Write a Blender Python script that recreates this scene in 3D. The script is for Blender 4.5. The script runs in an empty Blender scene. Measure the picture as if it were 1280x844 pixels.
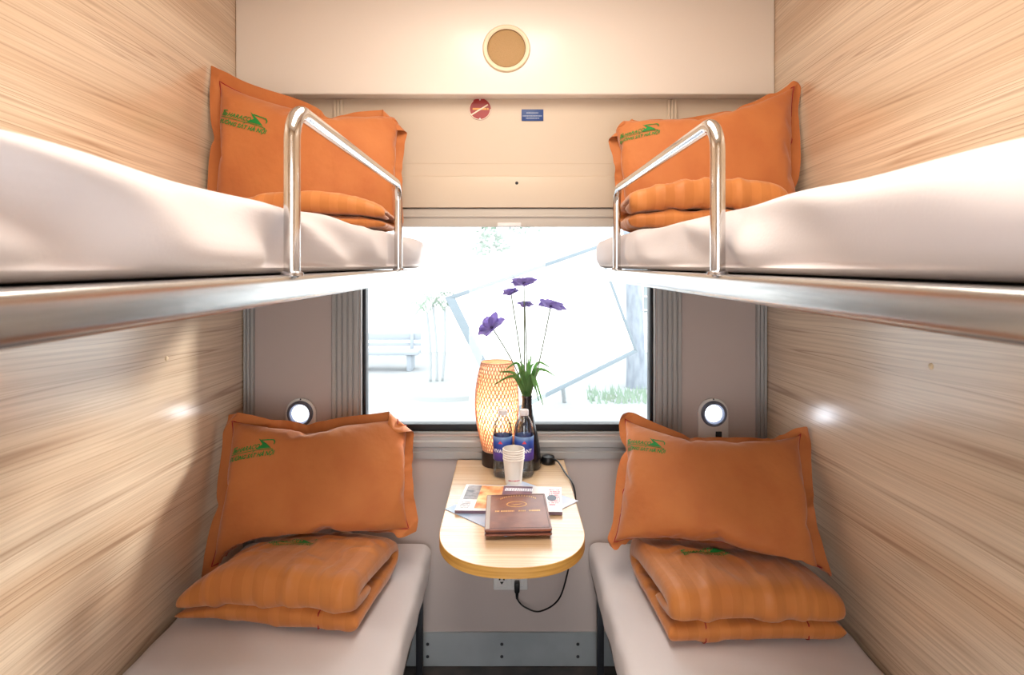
import bpy, bmesh, math, random
import numpy as np
from mathutils import Vector, noise
random.seed(5)
SC = bpy.context.scene
COL = SC.collection
PI = math.pi

# ------------------------------------------------------------------ camera, world, lights
EYE = 1.49
F = 756.0
cam = bpy.data.objects.new('camera', bpy.data.cameras.new('camera'))
COL.objects.link(cam)
cam.location = (0, 0, EYE)
cam.rotation_euler = (PI / 2, 0, 0)
cam.data.sensor_width = 36
cam.data.lens = 36 * F / 1280
cam.data.shift_x = 6 / 1280
cam.data.shift_y = -91 / 1280
cam.data.clip_start = 0.02
cam.data.dof.use_dof = True
cam.data.dof.focus_distance = 1.95
cam.data.dof.aperture_fstop = 9
SC.camera = cam
SC.view_settings.view_transform = 'Standard'
SC.view_settings.look = 'None'
SC.view_settings.gamma = 1
SC.view_settings.use_curve_mapping = False
SC.view_settings.exposure = 0.0

W = bpy.data.worlds.new('sky')
W.use_nodes = True
bg = W.node_tree.nodes['Background']
bg.inputs[0].default_value = (0.95, 0.975, 1.0, 1)
bg.inputs[1].default_value = 6.2
SC.world = W
SC.cycles.transparent_max_bounces = 40

def light(name, kind, loc, energy, color=(1, 1, 1), parent=None, **kw):
    d = bpy.data.lights.new(name, kind)
    d.energy = energy
    d.color = color
    for k, v in kw.items():
        setattr(d, k, v)
    o = bpy.data.objects.new(name, d)
    COL.objects.link(o)
    o.location = loc
    if parent:
        o.parent = parent
    return o

sun = light('sun', 'SUN', (0, 0, 5), 9, (1, 0.95, 0.9), angle=math.radians(8))
sun.rotation_euler = Vector((0.64, 0.53, 0.26)).to_track_quat('Z', 'Y').to_euler()
CEIL_POWER = 22.5
CEIL_COLOR = (1.0, 0.95, 0.88)

# ------------------------------------------------------------------ helpers
def lin(r, g=None, b=None):
    if g is None:
        r, g, b = r
    f = lambda c: (c / 255 / 12.92) if c / 255 <= 0.04045 else ((c / 255 + 0.055) / 1.055) ** 2.4
    return (f(r), f(g), f(b), 1)

def mat(name, color, rough=0.5, metal=0.0, spec=0.5, bump=None, sheen=0.0, emit=None, estr=0, coat=0, trans=0, ior=1.45):
    m = bpy.data.materials.new(name)
    m.use_nodes = True
    nt = m.node_tree
    p = nt.nodes['Principled BSDF']
    p.inputs['Base Color'].default_value = color
    p.inputs['Roughness'].default_value = rough
    p.inputs['Metallic'].default_value = metal
    p.inputs['Specular IOR Level'].default_value = spec
    p.inputs['Sheen Weight'].default_value = sheen
    p.inputs['Coat Weight'].default_value = coat
    p.inputs['Coat Roughness'].default_value = 0.16
    p.inputs['Transmission Weight'].default_value = trans
    p.inputs['IOR'].default_value = ior
    if emit:
        p.inputs['Emission Color'].default_value = emit
        p.inputs['Emission Strength'].default_value = estr
    if bump:
        scale, strength = bump
        tc = nt.nodes.new('ShaderNodeTexCoord')
        n = nt.nodes.new('ShaderNodeTexNoise')
        n.inputs['Scale'].default_value = scale
        n.inputs['Detail'].default_value = 6
        b = nt.nodes.new('ShaderNodeBump')
        b.inputs['Strength'].default_value = strength
        b.inputs['Distance'].default_value = 0.01
        nt.links.new(tc.outputs['Object'], n.inputs['Vector'])
        nt.links.new(n.outputs['Fac'], b.inputs['Height'])
        nt.links.new(b.outputs['Normal'], p.inputs['Normal'])
    return m

def vary(m, c1, c2, scale=(1, 1, 1), nscale=4, lo=0.35, hi=0.65, coord='Object', detail=4):
    nt = m.node_tree
    p = nt.nodes['Principled BSDF']
    tc = nt.nodes.new('ShaderNodeTexCoord')
    mp = nt.nodes.new('ShaderNodeMapping')
    mp.inputs['Scale'].default_value = scale
    n = nt.nodes.new('ShaderNodeTexNoise')
    n.inputs['Scale'].default_value = nscale
    n.inputs['Detail'].default_value = detail
    r = nt.nodes.new('ShaderNodeValToRGB')
    r.color_ramp.elements[0].position = lo
    r.color_ramp.elements[1].position = hi
    r.color_ramp.elements[0].color = c1
    r.color_ramp.elements[1].color = c2
    nt.links.new(tc.outputs[coord], mp.inputs['Vector'])
    nt.links.new(mp.outputs['Vector'], n.inputs['Vector'])
    nt.links.new(n.outputs['Fac'], r.inputs['Fac'])
    nt.links.new(r.outputs['Color'], p.inputs['Base Color'])
    return m

def wood(name, base, dark, light_, axis, rough, fine=46, tilt=0.1, seed=0.0, coat=0.0):
    """laminate with long streaks running along one axis (0=x, 1=y)"""
    m = mat(name, base, rough, coat=coat, spec=0.8)
    m.node_tree.nodes['Principled BSDF'].inputs['Coat IOR'].default_value = 1.7
    m.node_tree.nodes['Principled BSDF'].inputs['Coat Roughness'].default_value = 0.2
    nt = m.node_tree
    p = nt.nodes['Principled BSDF']
    N = nt.nodes.new
    L = nt.links.new
    tc = N('ShaderNodeTexCoord')
    sep = N('ShaderNodeSeparateXYZ')
    L(tc.outputs['Object'], sep.inputs[0])
    along = sep.outputs[axis]
    across = sep.outputs[2] if axis == 1 else sep.outputs[1]
    mul = N('ShaderNodeMath'); mul.operation = 'MULTIPLY_ADD'
    L(along, mul.inputs[0]); mul.inputs[1].default_value = tilt; L(across, mul.inputs[2])
    # large slow wander of the grain
    cw = N('ShaderNodeCombineXYZ')
    L(along, cw.inputs[0]); L(across, cw.inputs[1]); cw.inputs[2].default_value = seed
    wn = N('ShaderNodeTexNoise'); wn.inputs['Scale'].default_value = 1.1; wn.inputs['Detail'].default_value = 1
    L(cw.outputs[0], wn.inputs['Vector'])
    wa = N('ShaderNodeMath'); wa.operation = 'MULTIPLY_ADD'
    L(wn.outputs['Fac'], wa.inputs[0]); wa.inputs[1].default_value = 0.05; L(mul.outputs[0], wa.inputs[2])
    def streak(sa, sc, z, detail, rghn=0.6):
        a = N('ShaderNodeMath'); a.operation = 'MULTIPLY'; L(along, a.inputs[0]); a.inputs[1].default_value = sa
        c = N('ShaderNodeMath'); c.operation = 'MULTIPLY'; L(wa.outputs[0], c.inputs[0]); c.inputs[1].default_value = sc
        v = N('ShaderNodeCombineXYZ'); L(a.outputs[0], v.inputs[0]); L(c.outputs[0], v.inputs[1]); v.inputs[2].default_value = z + seed
        n = N('ShaderNodeTexNoise'); n.inputs['Scale'].default_value = 1; n.inputs['Detail'].default_value = detail
        n.inputs['Roughness'].default_value = rghn
        L(v.outputs[0], n.inputs['Vector'])
        return n.outputs['Fac']
    def contour(fac, level, wdt):
        a = N('ShaderNodeMath'); a.operation = 'SUBTRACT'; L(fac, a.inputs[0]); a.inputs[1].default_value = level
        b = N('ShaderNodeMath'); b.operation = 'ABSOLUTE'; L(a.outputs[0], b.inputs[0])
        c = N('ShaderNodeMapRange'); c.inputs['From Min'].default_value = 0; c.inputs['From Max'].default_value = wdt
        c.inputs['To Min'].default_value = 1; c.inputs['To Max'].default_value = 0
        L(b.outputs[0], c.inputs['Value'])
        return c.outputs[0]
    broad = streak(0.45, 9, 1.3, 3)
    rings = streak(0.24, fine * .40, 4.1, 1, 0.45)
    hair = streak(2.2, fine * 3.4, 7.7, 2)
    r1 = N('ShaderNodeValToRGB')
    r1.color_ramp.elements[0].position = 0.34; r1.color_ramp.elements[0].color = base
    r1.color_ramp.elements[1].position = 0.62; r1.color_ramp.elements[1].color = light_
    L(broad, r1.inputs['Fac'])
    acc = None
    for lv, wd, am in ((.40, .016, .9), (.47, .013, .75), (.53, .018, 1.0), (.60, .014, .8), (.34, .02, .8), (.66, .02, .8)):
        c = N('ShaderNodeMath'); c.operation = 'MULTIPLY'; L(contour(rings, lv, wd), c.inputs[0]); c.inputs[1].default_value = am
        if acc is None: acc = c.outputs[0]
        else:
            d = N('ShaderNodeMath'); d.operation = 'MAXIMUM'; L(acc, d.inputs[0]); L(c.outputs[0], d.inputs[1]); acc = d.outputs[0]
    # the lines come and go along the board
    brk = streak(1.6, fine * .5, 11.3, 2)
    bm_ = N('ShaderNodeMapRange'); bm_.inputs['From Min'].default_value = .38; bm_.inputs['From Max'].default_value = .62
    bm_.inputs['To Min'].default_value = .25; L(brk, bm_.inputs['Value'])
    am2 = N('ShaderNodeMath'); am2.operation = 'MULTIPLY'; L(acc, am2.inputs[0]); L(bm_.outputs[0], am2.inputs[1])
    r3 = N('ShaderNodeValToRGB')
    r3.color_ramp.elements[0].position = 0.32; r3.color_ramp.elements[0].color = (0.42, 0.42, 0.42, 1)
    r3.color_ramp.elements[1].position = 0.58; r3.color_ramp.elements[1].color = (0, 0, 0, 1)
    L(hair, r3.inputs['Fac'])
    ad = N('ShaderNodeMath'); ad.operation = 'MAXIMUM'
    L(am2.outputs[0], ad.inputs[0]); L(r3.outputs['Color'], ad.inputs[1])
    sc_ = N('ShaderNodeMath'); sc_.operation = 'MULTIPLY'; L(ad.outputs[0], sc_.inputs[0]); sc_.inputs[1].default_value = 0.85
    mx = N('ShaderNodeMix'); mx.data_type = 'RGBA'
    L(sc_.outputs[0], mx.inputs[0]); L(r1.outputs['Color'], mx.inputs[6]); mx.inputs[7].default_value = dark
    L(mx.outputs[2], p.inputs['Base Color'])
    return m

def see_through(name, tint, gloss=0.06, rough=0.0):
    m = bpy.data.materials.new(name)
    m.use_nodes = True
    nt = m.node_tree
    nt.nodes.remove(nt.nodes['Principled BSDF'])
    t = nt.nodes.new('ShaderNodeBsdfTransparent'); t.inputs[0].default_value = tint
    g = nt.nodes.new('ShaderNodeBsdfGlossy'); g.inputs['Roughness'].default_value = rough
    lw = nt.nodes.new('ShaderNodeLayerWeight'); lw.inputs['Blend'].default_value = 0.25
    ma = nt.nodes.new('ShaderNodeMath'); ma.operation = 'MULTIPLY_ADD'
    ma.inputs[1].default_value = 0.5; ma.inputs[2].default_value = gloss
    mx = nt.nodes.new('ShaderNodeMixShader')
    nt.links.new(lw.outputs['Fresnel'], ma.inputs[0])
    nt.links.new(ma.outputs[0], mx.inputs[0])
    nt.links.new(t.outputs[0], mx.inputs[1]); nt.links.new(g.outputs[0], mx.inputs[2])
    nt.links.new(mx.outputs[0], nt.nodes['Material Output'].inputs[0])
    return m

def obj(name, verts, faces, material, parent=None, smooth=True, angle=40, origin=None):
    me = bpy.data.meshes.new(name)
    if origin is not None:
        verts = [tuple(np.array(v) - np.array(origin)) for v in verts]
    me.from_pydata([tuple(map(float, v)) for v in verts], [], faces)
    me.update()
    if smooth:
        me.polygons.foreach_set('use_smooth', [True] * len(me.polygons))
        if angle < 180:
            me.set_sharp_from_angle(angle=math.radians(angle))
    o = bpy.data.objects.new(name, me)
    me.materials.append(material)
    COL.objects.link(o)
    if origin is not None:
        o.location = origin
    if parent:
        o.parent = parent
    return o

class MB:
    def __init__(s):
        s.v = []; s.f = []
    def add(s, V, Fc):
        k = len(s.v)
        s.v += [tuple(v) for v in V]
        s.f += [tuple(i + k for i in f) for f in Fc]
        return s
    def box(s, x0, x1, y0, y1, z0, z1, bevel=0.0, seg=2):
        bm = bmesh.new()
        bmesh.ops.create_cube(bm, size=1)
        for v in bm.verts:
            v.co = Vector(((x0 + x1) / 2 + v.co.x * (x1 - x0), (y0 + y1) / 2 + v.co.y * (y1 - y0), (z0 + z1) / 2 + v.co.z * (z1 - z0)))
        if bevel:
            bmesh.ops.bevel(bm, geom=bm.edges[:], offset=bevel, segments=seg, profile=0.5, affect='EDGES')
        return s.bm(bm)
    def bm(s, bm):
        bm.verts.index_update()
        s.add([v.co[:] for v in bm.verts], [[v.index for v in f.verts] for f in bm.faces])
        bm.free()
        return s
    def tube(s, pts, r, n=10, closed=False, cap=True):
        pts = [Vector(p) for p in pts]
        N = len(pts)
        rs = r if hasattr(r, '__len__') else [r] * N
        T = []
        for i in range(N):
            if closed:
                t = pts[(i + 1) % N] - pts[i - 1]
            else:
                t = pts[min(i + 1, N - 1)] - pts[max(i - 1, 0)]
            T.append(t.normalized())
        ref = Vector((0, 0, 1)) if abs(T[0].z) < 0.9 else Vector((1, 0, 0))
        u = (ref - T[0] * ref.dot(T[0])).normalized()
        V = []; Fc = []
        for i in range(N):
            u = (u - T[i] * u.dot(T[i])).normalized()
            w = T[i].cross(u)
            for k in range(n):
                a = 2 * PI * k / n
                V.append(pts[i] + (u * math.cos(a) + w * math.sin(a)) * rs[i])
        for i in range(N if closed else N - 1):
            j = (i + 1) % N
            for k in range(n):
                l = (k + 1) % n
                Fc.append((i * n + k, i * n + l, j * n + l, j * n + k))
        if cap and not closed:
            Fc.append(tuple(range(n))[::-1])
            Fc.append(tuple((N - 1) * n + k for k in range(n)))
        return s.add([v[:] for v in V], Fc)
    def lathe(s, prof, c=(0, 0, 0), n=40, axis='z', cap0=False, cap1=False):
        V = []; Fc = []
        m = len(prof)
        for r, h in prof:
            for k in range(n):
                a = 2 * PI * k / n
                if axis == 'z':
                    V.append((c[0] + r * math.cos(a), c[1] + r * math.sin(a), c[2] + h))
                else:  # axis pointing to -y (towards the viewer)
                    V.append((c[0] + r * math.cos(a), c[1] - h, c[2] + r * math.sin(a)))
        for i in range(m - 1):
            for k in range(n):
                l = (k + 1) % n
                Fc.append((i * n + k, i * n + l, (i + 1) * n + l, (i + 1) * n + k))
        if cap0: Fc.append(tuple(range(n))[::-1])
        if cap1: Fc.append(tuple((m - 1) * n + k for k in range(n)))
        return s.add(V, Fc)
    def prism(s, outline, z0, z1, plane='xy', bevel=0.0):
        bm = bmesh.new()
        vs = []
        for a, b in outline:
            vs.append(bm.verts.new((a, b, z0) if plane == 'xy' else (a, z0, b)))
        f = bm.faces.new(vs)
        ex = bmesh.ops.extrude_face_region(bm, geom=[f])
        d = Vector((0, 0, z1 - z0)) if plane == 'xy' else Vector((0, z1 - z0, 0))
        for g in ex['geom']:
            if isinstance(g, bmesh.types.BMVert):
                g.co += d
        bmesh.ops.recalc_face_normals(bm, faces=bm.faces[:])
        if bevel:
            ed = [e for e in bm.edges if e.calc_face_angle(0) > 0.9]
            bmesh.ops.bevel(bm, geom=ed, offset=bevel, segments=2, profile=0.5, affect='EDGES')
        return s.bm(bm)
    def build(s, name, material, parent=None, smooth=True, angle=40, origin=None):
        return obj(name, s.v, s.f, material, parent, smooth, angle, origin)

def tag(o, label=None, cat=None, group=None, kind=None):
    if label: o['label'] = label
    if cat: o['category'] = cat
    if group: o['group'] = group
    if kind: o['kind'] = kind
    return o

def thing(name, loc, label, cat, group=None):
    o = bpy.data.objects.new(name, None)
    o.empty_display_size = 0.05
    COL.objects.link(o)
    o.location = loc
    return tag(o, label, cat, group)

def part(o, parent):
    """parent keeping world placement (parents are only translated)"""
    p = parent
    off = Vector((0, 0, 0))
    while p:
        off += p.location
        p = p.parent
    if o.type == 'MESH':
        o.data.transform(__import__('mathutils').Matrix.Translation(o.location - off))
        o.location = (0, 0, 0)
    else:
        o.location = o.location - off
    o.parent = parent
    return o

def P(px, py, d):
    return Vector(((px - 634) * d / F, d, EYE - (py - 331) * d / F))

def PZ(px, py, z):
    d = (EYE - z) * F / (py - 331)
    return Vector(((px - 634) * d / F, d, z))

def fbm(x, y, z, o=3):
    return noise.fractal(Vector((x, y, z)), 0.8, 2.0, o)

def text_mesh(s, size, shear=0.0, bold=0.0):
    cu = bpy.data.curves.new('t', 'FONT')
    cu.body = s; cu.size = size; cu.shear = shear; cu.offset = bold
    cu.resolution_u = 2
    cu.align_x = 'LEFT'
    o = bpy.data.objects.new('t', cu)
    COL.objects.link(o)
    bpy.context.view_layer.update()
    me = o.evaluated_get(bpy.context.evaluated_depsgraph_get()).to_mesh()
    V = [(v.co.x, v.co.y) for v in me.vertices]
    Fc = [tuple(p.vertices) for p in me.polygons]
    o.evaluated_get(bpy.context.evaluated_depsgraph_get()).to_mesh_clear()
    bpy.data.objects.remove(o); bpy.data.curves.remove(cu)
    return V, Fc

def subdivide2d(V, Fc, maxlen):
    bm = bmesh.new()
    vs = [bm.verts.new((x, y, 0)) for x, y in V]
    for f in Fc:
        try:
            bm.faces.new([vs[i] for i in f])
        except ValueError:
            pass
    bmesh.ops.triangulate(bm, faces=bm.faces[:])
    for _ in range(5):
        ed = [e for e in bm.edges if e.calc_length() > maxlen]
        if not ed: break
        bmesh.ops.subdivide_edges(bm, edges=ed, cuts=1)
        bmesh.ops.triangulate(bm, faces=bm.faces[:])
    bm.verts.index_update()
    V2 = [(v.co.x, v.co.y) for v in bm.verts]
    F2 = [tuple(v.index for v in f.verts) for f in bm.faces]
    bm.free()
    return V2, F2

# ------------------------------------------------------------------ materials
M = {}
M['wood'] = wood('maple_laminate', lin(208, 180, 150), lin(150, 116, 88), lin(228, 207, 180), 1, 0.34, tilt=0.03, coat=1.0)
M['table_wood'] = wood('table_laminate', lin(206, 170, 130), lin(172, 130, 90), lin(222, 192, 156), 0, 0.24, fine=60, tilt=0.02, seed=3.0, coat=0.3)
M['edge'] = vary(mat('yellow_edge_band', lin(190, 140, 62), 0.45), lin(176, 126, 52), lin(202, 154, 76), (2, 2, 60), 3)
M['fascia'] = mat('cream_gloss_panel', lin(240, 230, 218), 0.28, coat=0.2)
M['panel'] = mat('beige_grey_panel', lin(190, 177, 172), 0.5)
M['upper_panel'] = mat('cream_panel', lin(208, 190, 168), 0.42)
M['alu'] = mat('anodised_aluminium', lin(164, 163, 162), 0.42, 0.35)
M['kick'] = vary(mat('zinc_plate', lin(176, 184, 188), 0.4, 0.5), lin(160, 168, 172), lin(190, 196, 200), (1, 1, 1), 3)
M['steel'] = mat('polished_steel', lin(214, 212, 210), 0.12, 1.0)
M['brushed'] = vary(mat('brushed_steel', lin(200, 200, 200), 0.26, 1.0, bump=(14, 0.04)), lin(176, 178, 180), lin(216, 214, 210), (6, 1.2, 30), 2)
M['darksteel'] = mat('dark_painted_steel', lin(46, 48, 54), 0.45, 0.3)
M['ply'] = mat('berth_board', lin(120, 104, 88), 0.6)
M['sheet'] = mat('white_cotton_sheet', lin(214, 206, 206), 0.85, sheen=0.15, bump=(260, 0.05))
M['rubber'] = mat('black_rubber', lin(18, 20, 26), 0.45)
M['black'] = mat('black_plastic', lin(16, 16, 18), 0.35)
M['floor'] = vary(mat('dark_vinyl', lin(50, 38, 32), 0.45), lin(40, 30, 26), lin(66, 52, 44), (1, 1, 1), 14)
M['ceil'] = mat('cream_ceiling', lin(236, 224, 206), 0.5)
M['white'] = mat('white_plastic', lin(226, 224, 222), 0.35)
M['cream'] = mat('cream_plastic', lin(236, 214, 180), 0.4)
M['grille'] = mat('tan_speaker_mesh', lin(176, 142, 96), 0.6)
M['red'] = mat('red_piping', lin(150, 22, 20), 0.6)
M['green'] = mat('green_print', lin(22, 128, 52), 0.7)
M['olive'] = mat('faded_green_print', lin(84, 112, 30), 0.75)
M['lamp_glow'] = mat('led_lens', (1, 1, 1, 1), 0.3, emit=(0.86, 0.92, 1, 1), estr=3.2)
M['chrome'] = mat('satin_chrome', lin(180, 182, 188), 0.22, 1.0)

def fabric(name, c, c2, stripes=False):
    m = mat(name, c, 0.72, sheen=0.25)
    nt = m.node_tree; p = nt.nodes['Principled BSDF']
    N = nt.nodes.new; L = nt.links.new
    uv = N('ShaderNodeUVMap'); uv.uv_map = 'UVMap'
    n = N('ShaderNodeTexNoise'); n.inputs['Scale'].default_value = 9; n.inputs['Detail'].default_value = 5
    L(uv.outputs[0], n.inputs['Vector'])
    r = N('ShaderNodeValToRGB')
    r.color_ramp.elements[0].color = c2; r.color_ramp.elements[1].color = c
    r.color_ramp.elements[0].position = 0.3; r.color_ramp.elements[1].position = 0.66
    L(n.outputs['Fac'], r.inputs['Fac'])
    if stripes:
        s = N('ShaderNodeSeparateXYZ'); L(uv.outputs[0], s.inputs[0])
        w = N('ShaderNodeMath'); w.operation = 'MULTIPLY'; L(s.outputs[0], w.inputs[0]); w.inputs[1].default_value = 15.4
        fr = N('ShaderNodeMath'); fr.operation = 'FRACT'; L(w.outputs[0], fr.inputs[0])
        gt = N('ShaderNodeMath'); gt.operation = 'GREATER_THAN'; L(fr.outputs[0], gt.inputs[0]); gt.inputs[1].default_value = 0.5
        mx = N('ShaderNodeMix'); mx.data_type = 'RGBA'; mx.blend_type = 'MULTIPLY'
        mx.inputs[0].default_value = 1
        cr = N('ShaderNodeValToRGB')
        cr.color_ramp.elements[0].color = (0.95, 0.95, 0.95, 1); cr.color_ramp.elements[1].color = (1.03, 1.03, 1.03, 1)
        L(gt.outputs[0], cr.inputs['Fac'])
        L(r.outputs['Color'], mx.inputs[6]); L(cr.outputs['Color'], mx.inputs[7])
        L(mx.outputs[2], p.inputs['Base Color'])
        rr = N('ShaderNodeMath'); rr.operation = 'MULTIPLY_ADD'; L(gt.outputs[0], rr.inputs[0]); rr.inputs[1].default_value = -0.22; rr.inputs[2].default_value = 0.75
        L(rr.outputs[0], p.inputs['Roughness'])
    else:
        L(r.outputs['Color'], p.inputs['Base Color'])
    n2 = N('ShaderNodeTexNoise'); n2.inputs['Scale'].default_value = 22; n2.inputs['Detail'].default_value = 3
    L(uv.outputs[0], n2.inputs['Vector'])
    b = N('ShaderNodeBump'); b.inputs['Strength'].default_value = 0.3; b.inputs['Distance'].default_value = 0.01
    L(n2.outputs['Fac'], b.inputs['Height']); L(b.outputs['Normal'], p.inputs['Normal'])
    return m
M['pillow'] = fabric('rust_orange_cotton', lin(191, 114, 56), lin(181, 102, 48))
M['quilt'] = fabric('rust_orange_striped_satin', lin(190, 117, 52), lin(180, 106, 44), True)

# ------------------------------------------------------------------ room shell
XL, XR, YB, YF = -0.98, 0.965, 2.25, -0.45
ZC = 2.56
def wallbox(name, x0, x1, y0, y1, z0, z1, m, kind='structure', bevel=0):
    b = MB().box(x0, x1, y0, y1, z0, z1, bevel)
    return tag(b.build(name, m), kind=kind)
wallbox('floor', XL - .05, XR + .05, YF - .05, YB + .08, -0.05, 0, M['floor'])
wallbox('ceiling', XL - .05, XR + .05, YF - .05, YB + .08, ZC, ZC + .05, M['ceil'])
wallbox('wall_left', XL - .05, XL, YF - .05, YB + .08, 0, ZC, M['wood'])
wallbox('wall_right', XR, XR + .05, YF - .05, YB + .08, 0, ZC, M['wood'])
# back wall with the window opening
WX0, WX1, WZ0, WZ1 = -0.548, 0.553, 0.86, 1.652
b = MB()
b.box(XL, WX0, YB, YB + .08, 0, 1.80).box(WX1, XR, YB, YB + .08, 0, 1.80).box(WX0, WX1, YB, YB + .08, 0, WZ0).box(WX0, WX1, YB, YB + .08, WZ1, 1.80)
tag(b.build('wall_back', M['panel']), kind='structure')
wallbox('wall_back_upper', XL, XR, YB - .004, YB + .08, 1.80, ZC, M['upper_panel'])
# wall behind the camera with its doorway
b = MB()
b.box(XL, -0.32, YF - .05, YF, 0, ZC).box(0.32, XR, YF - .05, YF, 0, ZC).box(-0.32, 0.32, YF - .05, YF, 1.92, ZC)
tag(b.build('wall_front', M['wood']), kind='structure')
# boxed air duct fascia over the window
b = MB().box(XL, XR, 2.18, YB - .004, 2.104, ZC, 0.006, 3)
tag(b.build('wall_bulkhead', M['fascia']), kind='structure')
# fluted aluminium strips
def strip(name, x0, x1, z0, z1, n, m=None, y=YB, t=0.012):
    b = MB().box(x0, x1, y - t * 0.5, y - 0.0002, z0, z1, 0.001, 1)
    w = (x1 - x0) / n
    for i in range(n):
        b.box(x0 + w * (i + .12), x0 + w * (i + .88), y - t, y - t * 0.5, z0, z1, 0.0015, 1)
    return tag(b.build(name, m or M['alu']), kind='structure')
strip('trim_1', XL + .001, XL + .042, 0.13, 1.795, 3)
strip('trim_2', XR - .042, XR - .001, 0.13, 1.795, 3)
strip('trim_3', -0.652, WX0 - .003, 0.13, 1.70, 5)
strip('trim_4', WX1 + .003, 0.648, 0.13, 1.70, 5)
strip('trim_5', -0.644, -0.607, 1.80, 2.10, 3, M['upper_panel'], y=YB - .004)
strip('trim_6', 0.592, 0.629, 1.80, 2.10, 3, M['upper_panel'], y=YB - .004)
strip('trim_7', -0.60, 0.60, 1.815, 1.865, 1, M['upper_panel'], y=YB - .004, t=0.008)
# kick plate with screws
kp = MB().box(-0.40, 0.40, YB - .008, YB - .0002, 0.0, 0.126, 0.0015, 1).build('baseboard_back', M['kick'])
tag(kp, kind='structure')
for x in (-0.295, -0.02, 0.262):
    for z in (0.083, 0.037):
        s = MB().lathe([(0.0001, .0035), (.0035, .003), (.006, .001), (.006, 0)], (x, YB - .008, z), 14, 'y').build('screw', M['darksteel'], kp)

# window: reveal frame, gasket, sill and pane
win = thing('window_1', (0, YB, WZ0), None, None)
tag(win, kind='structure')
def ring(b, x0, x1, z0, z1, w, y0, y1, bevel=0.002):
    wl, wr, wb, wt = w
    b.box(x0, x0 + wl, y0, y1, z0, z1, bevel).box(x1 - wr, x1, y0, y1, z0, z1, bevel)
    b.box(x0 + wl, x1 - wr, y0, y1, z0, z0 + wb, bevel).box(x0 + wl, x1 - wr, y0, y1, z1 - wt, z1, bevel)
b = MB(); ring(b, WX0 + .0005, WX1 - .0005, WZ0 + .0005, WZ1 - .0005, (.006, .006, .006, .006), YB - .004, YB + .045)
part(b.build('window_frame', M['alu']), win)
b = MB(); ring(b, WX0 + .007, WX1 - .007, WZ0 + .007, WZ1 - .007, (.012, .012, .026, .012), YB + .014, YB + .06, 0.003)
part(b.build('gasket', M['rubber']), win)
b = MB().box(WX0 + .015, WX1 - .015, YB + .036, YB + .042, WZ0 + .02, WZ1 - .015)
part(b.build('window_pane', see_through('clear_glass', (0.97, 0.99, 0.99, 1), 0.03)), win)
b = MB()
prof = [(0, .0), (.012, .0), (.012, .022), (.007, .026), (.007, .040), (.016, .044), (.016, .062), (.010, .068), (.010, .078), (0, .08)]
V = []; Fc = []
for x in (-0.648, 0.644):
    for d, h in prof:
        V.append((x, YB - .0003 - d, 0.772 + h))
n = len(prof)
for i in range(n - 1):
    Fc.append((i, i + 1, n + i + 1, n + i))
Fc += [tuple(range(n))[::-1], tuple(range(n, 2 * n))]
b.add(V, Fc)
sill = part(b.build('window_sill', M['alu'], angle=20), win)

# roller blind over the window
rb = thing('roller_blind', (0, YB, 1.64), 'beige roller blind cassette drawn up above the window', 'blind')
part(MB().box(-0.60, 0.60, YB - .030, YB - .0005, 1.70, 1.815, 0.004).build('cassette', M['upper_panel']), rb)
part(MB().box(-0.543, 0.543, YB - .020, YB - .004, 1.630, 1.697, 0.003).box(-.543, .543, YB - .026, YB - .02, 1.665, 1.675, .002).build('bottom_bar', mat('warm_grey_bar', lin(190, 180, 168), .45)), rb)
part(MB().box(-0.036, 0.052, YB - .029, YB - .0205, 1.631, 1.645, 0.003).build('pull_tab', M['white']), rb)
part(MB().lathe([(0.0001, .0025), (.004, .002), (.006, 0)], (0.035, YB - .030, 1.79), 12, 'y').build('screw', M['darksteel']), rb)

# ------------------------------------------------------------------ ceiling lamp (real fixture between the upper berths)
cl = thing('ceiling_lamp', (0, 0.90, ZC), 'wide warm white ceiling lamp between the upper berths', 'ceiling lamp')
part(MB().box(-0.29, 0.29, 0.08, 1.72, ZC - .035, ZC - .0005, 0.008).build('housing', M['white']), cl)
part(MB().box(-0.27, 0.27, 0.10, 1.70, ZC - .046, ZC - .0355, 0.004).build('diffuser', mat('warm_diffuser', (1, 1, 1, 1), 0.5, emit=(1, .78, .52, 1), estr=2.0)), cl)
al = light('ceiling_light', 'AREA', (0, 0.90, ZC - .05), CEIL_POWER, CEIL_COLOR, shape='RECTANGLE', size=0.52, size_y=1.58)
part(al, cl)

# ------------------------------------------------------------------ berths
def lower_berth(s, xi, xo, lab):
    """s=-1 left, +1 right; xi aisle side, xo wall side"""
    t = thing('lower_berth', ((xi + xo) / 2, 1.25, 0), lab, 'berth', 'lower berths')
    x0, x1 = min(xi, xo), max(xi, xo)
    part(MB().box(x0 + .012, x1 - .012, 0.32, 2.235, 0.335, 0.352, 0.003).build('board', M['ply']), t)
    b = MB()
    for x in (x0 + .02, x1 - .05):
        b.box(x, x + .03, 0.32, 2.235, 0.295, 0.334, 0.003)
    for y in (0.34, 1.25, 2.19):
        b.box(x0 + .051, x1 - .051, y, y + .03, 0.297, 0.333, 0.003)
    part(b.build('frame', M['darksteel']), t)
    for x in (xi - s * -0.034, xo - s * 0.04):
        for y in (0.40, 2.17):
            part(MB().box(x - .012, x + .012, y - .012, y + .012, 0.004, 0.294, 0.003).box(x - .018, x + .018, y - .018, y + .018, 0, .0042, .001).build('leg', M['darksteel']), t)
    return t
LXI, RXI = -0.28, 0.30
lower_berth(-1, LXI, XL + .004, 'lower berth on steel legs under the left white mattress')
lower_berth(1, RXI, XR - .004, 'lower berth on steel legs under the right white mattress')

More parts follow.
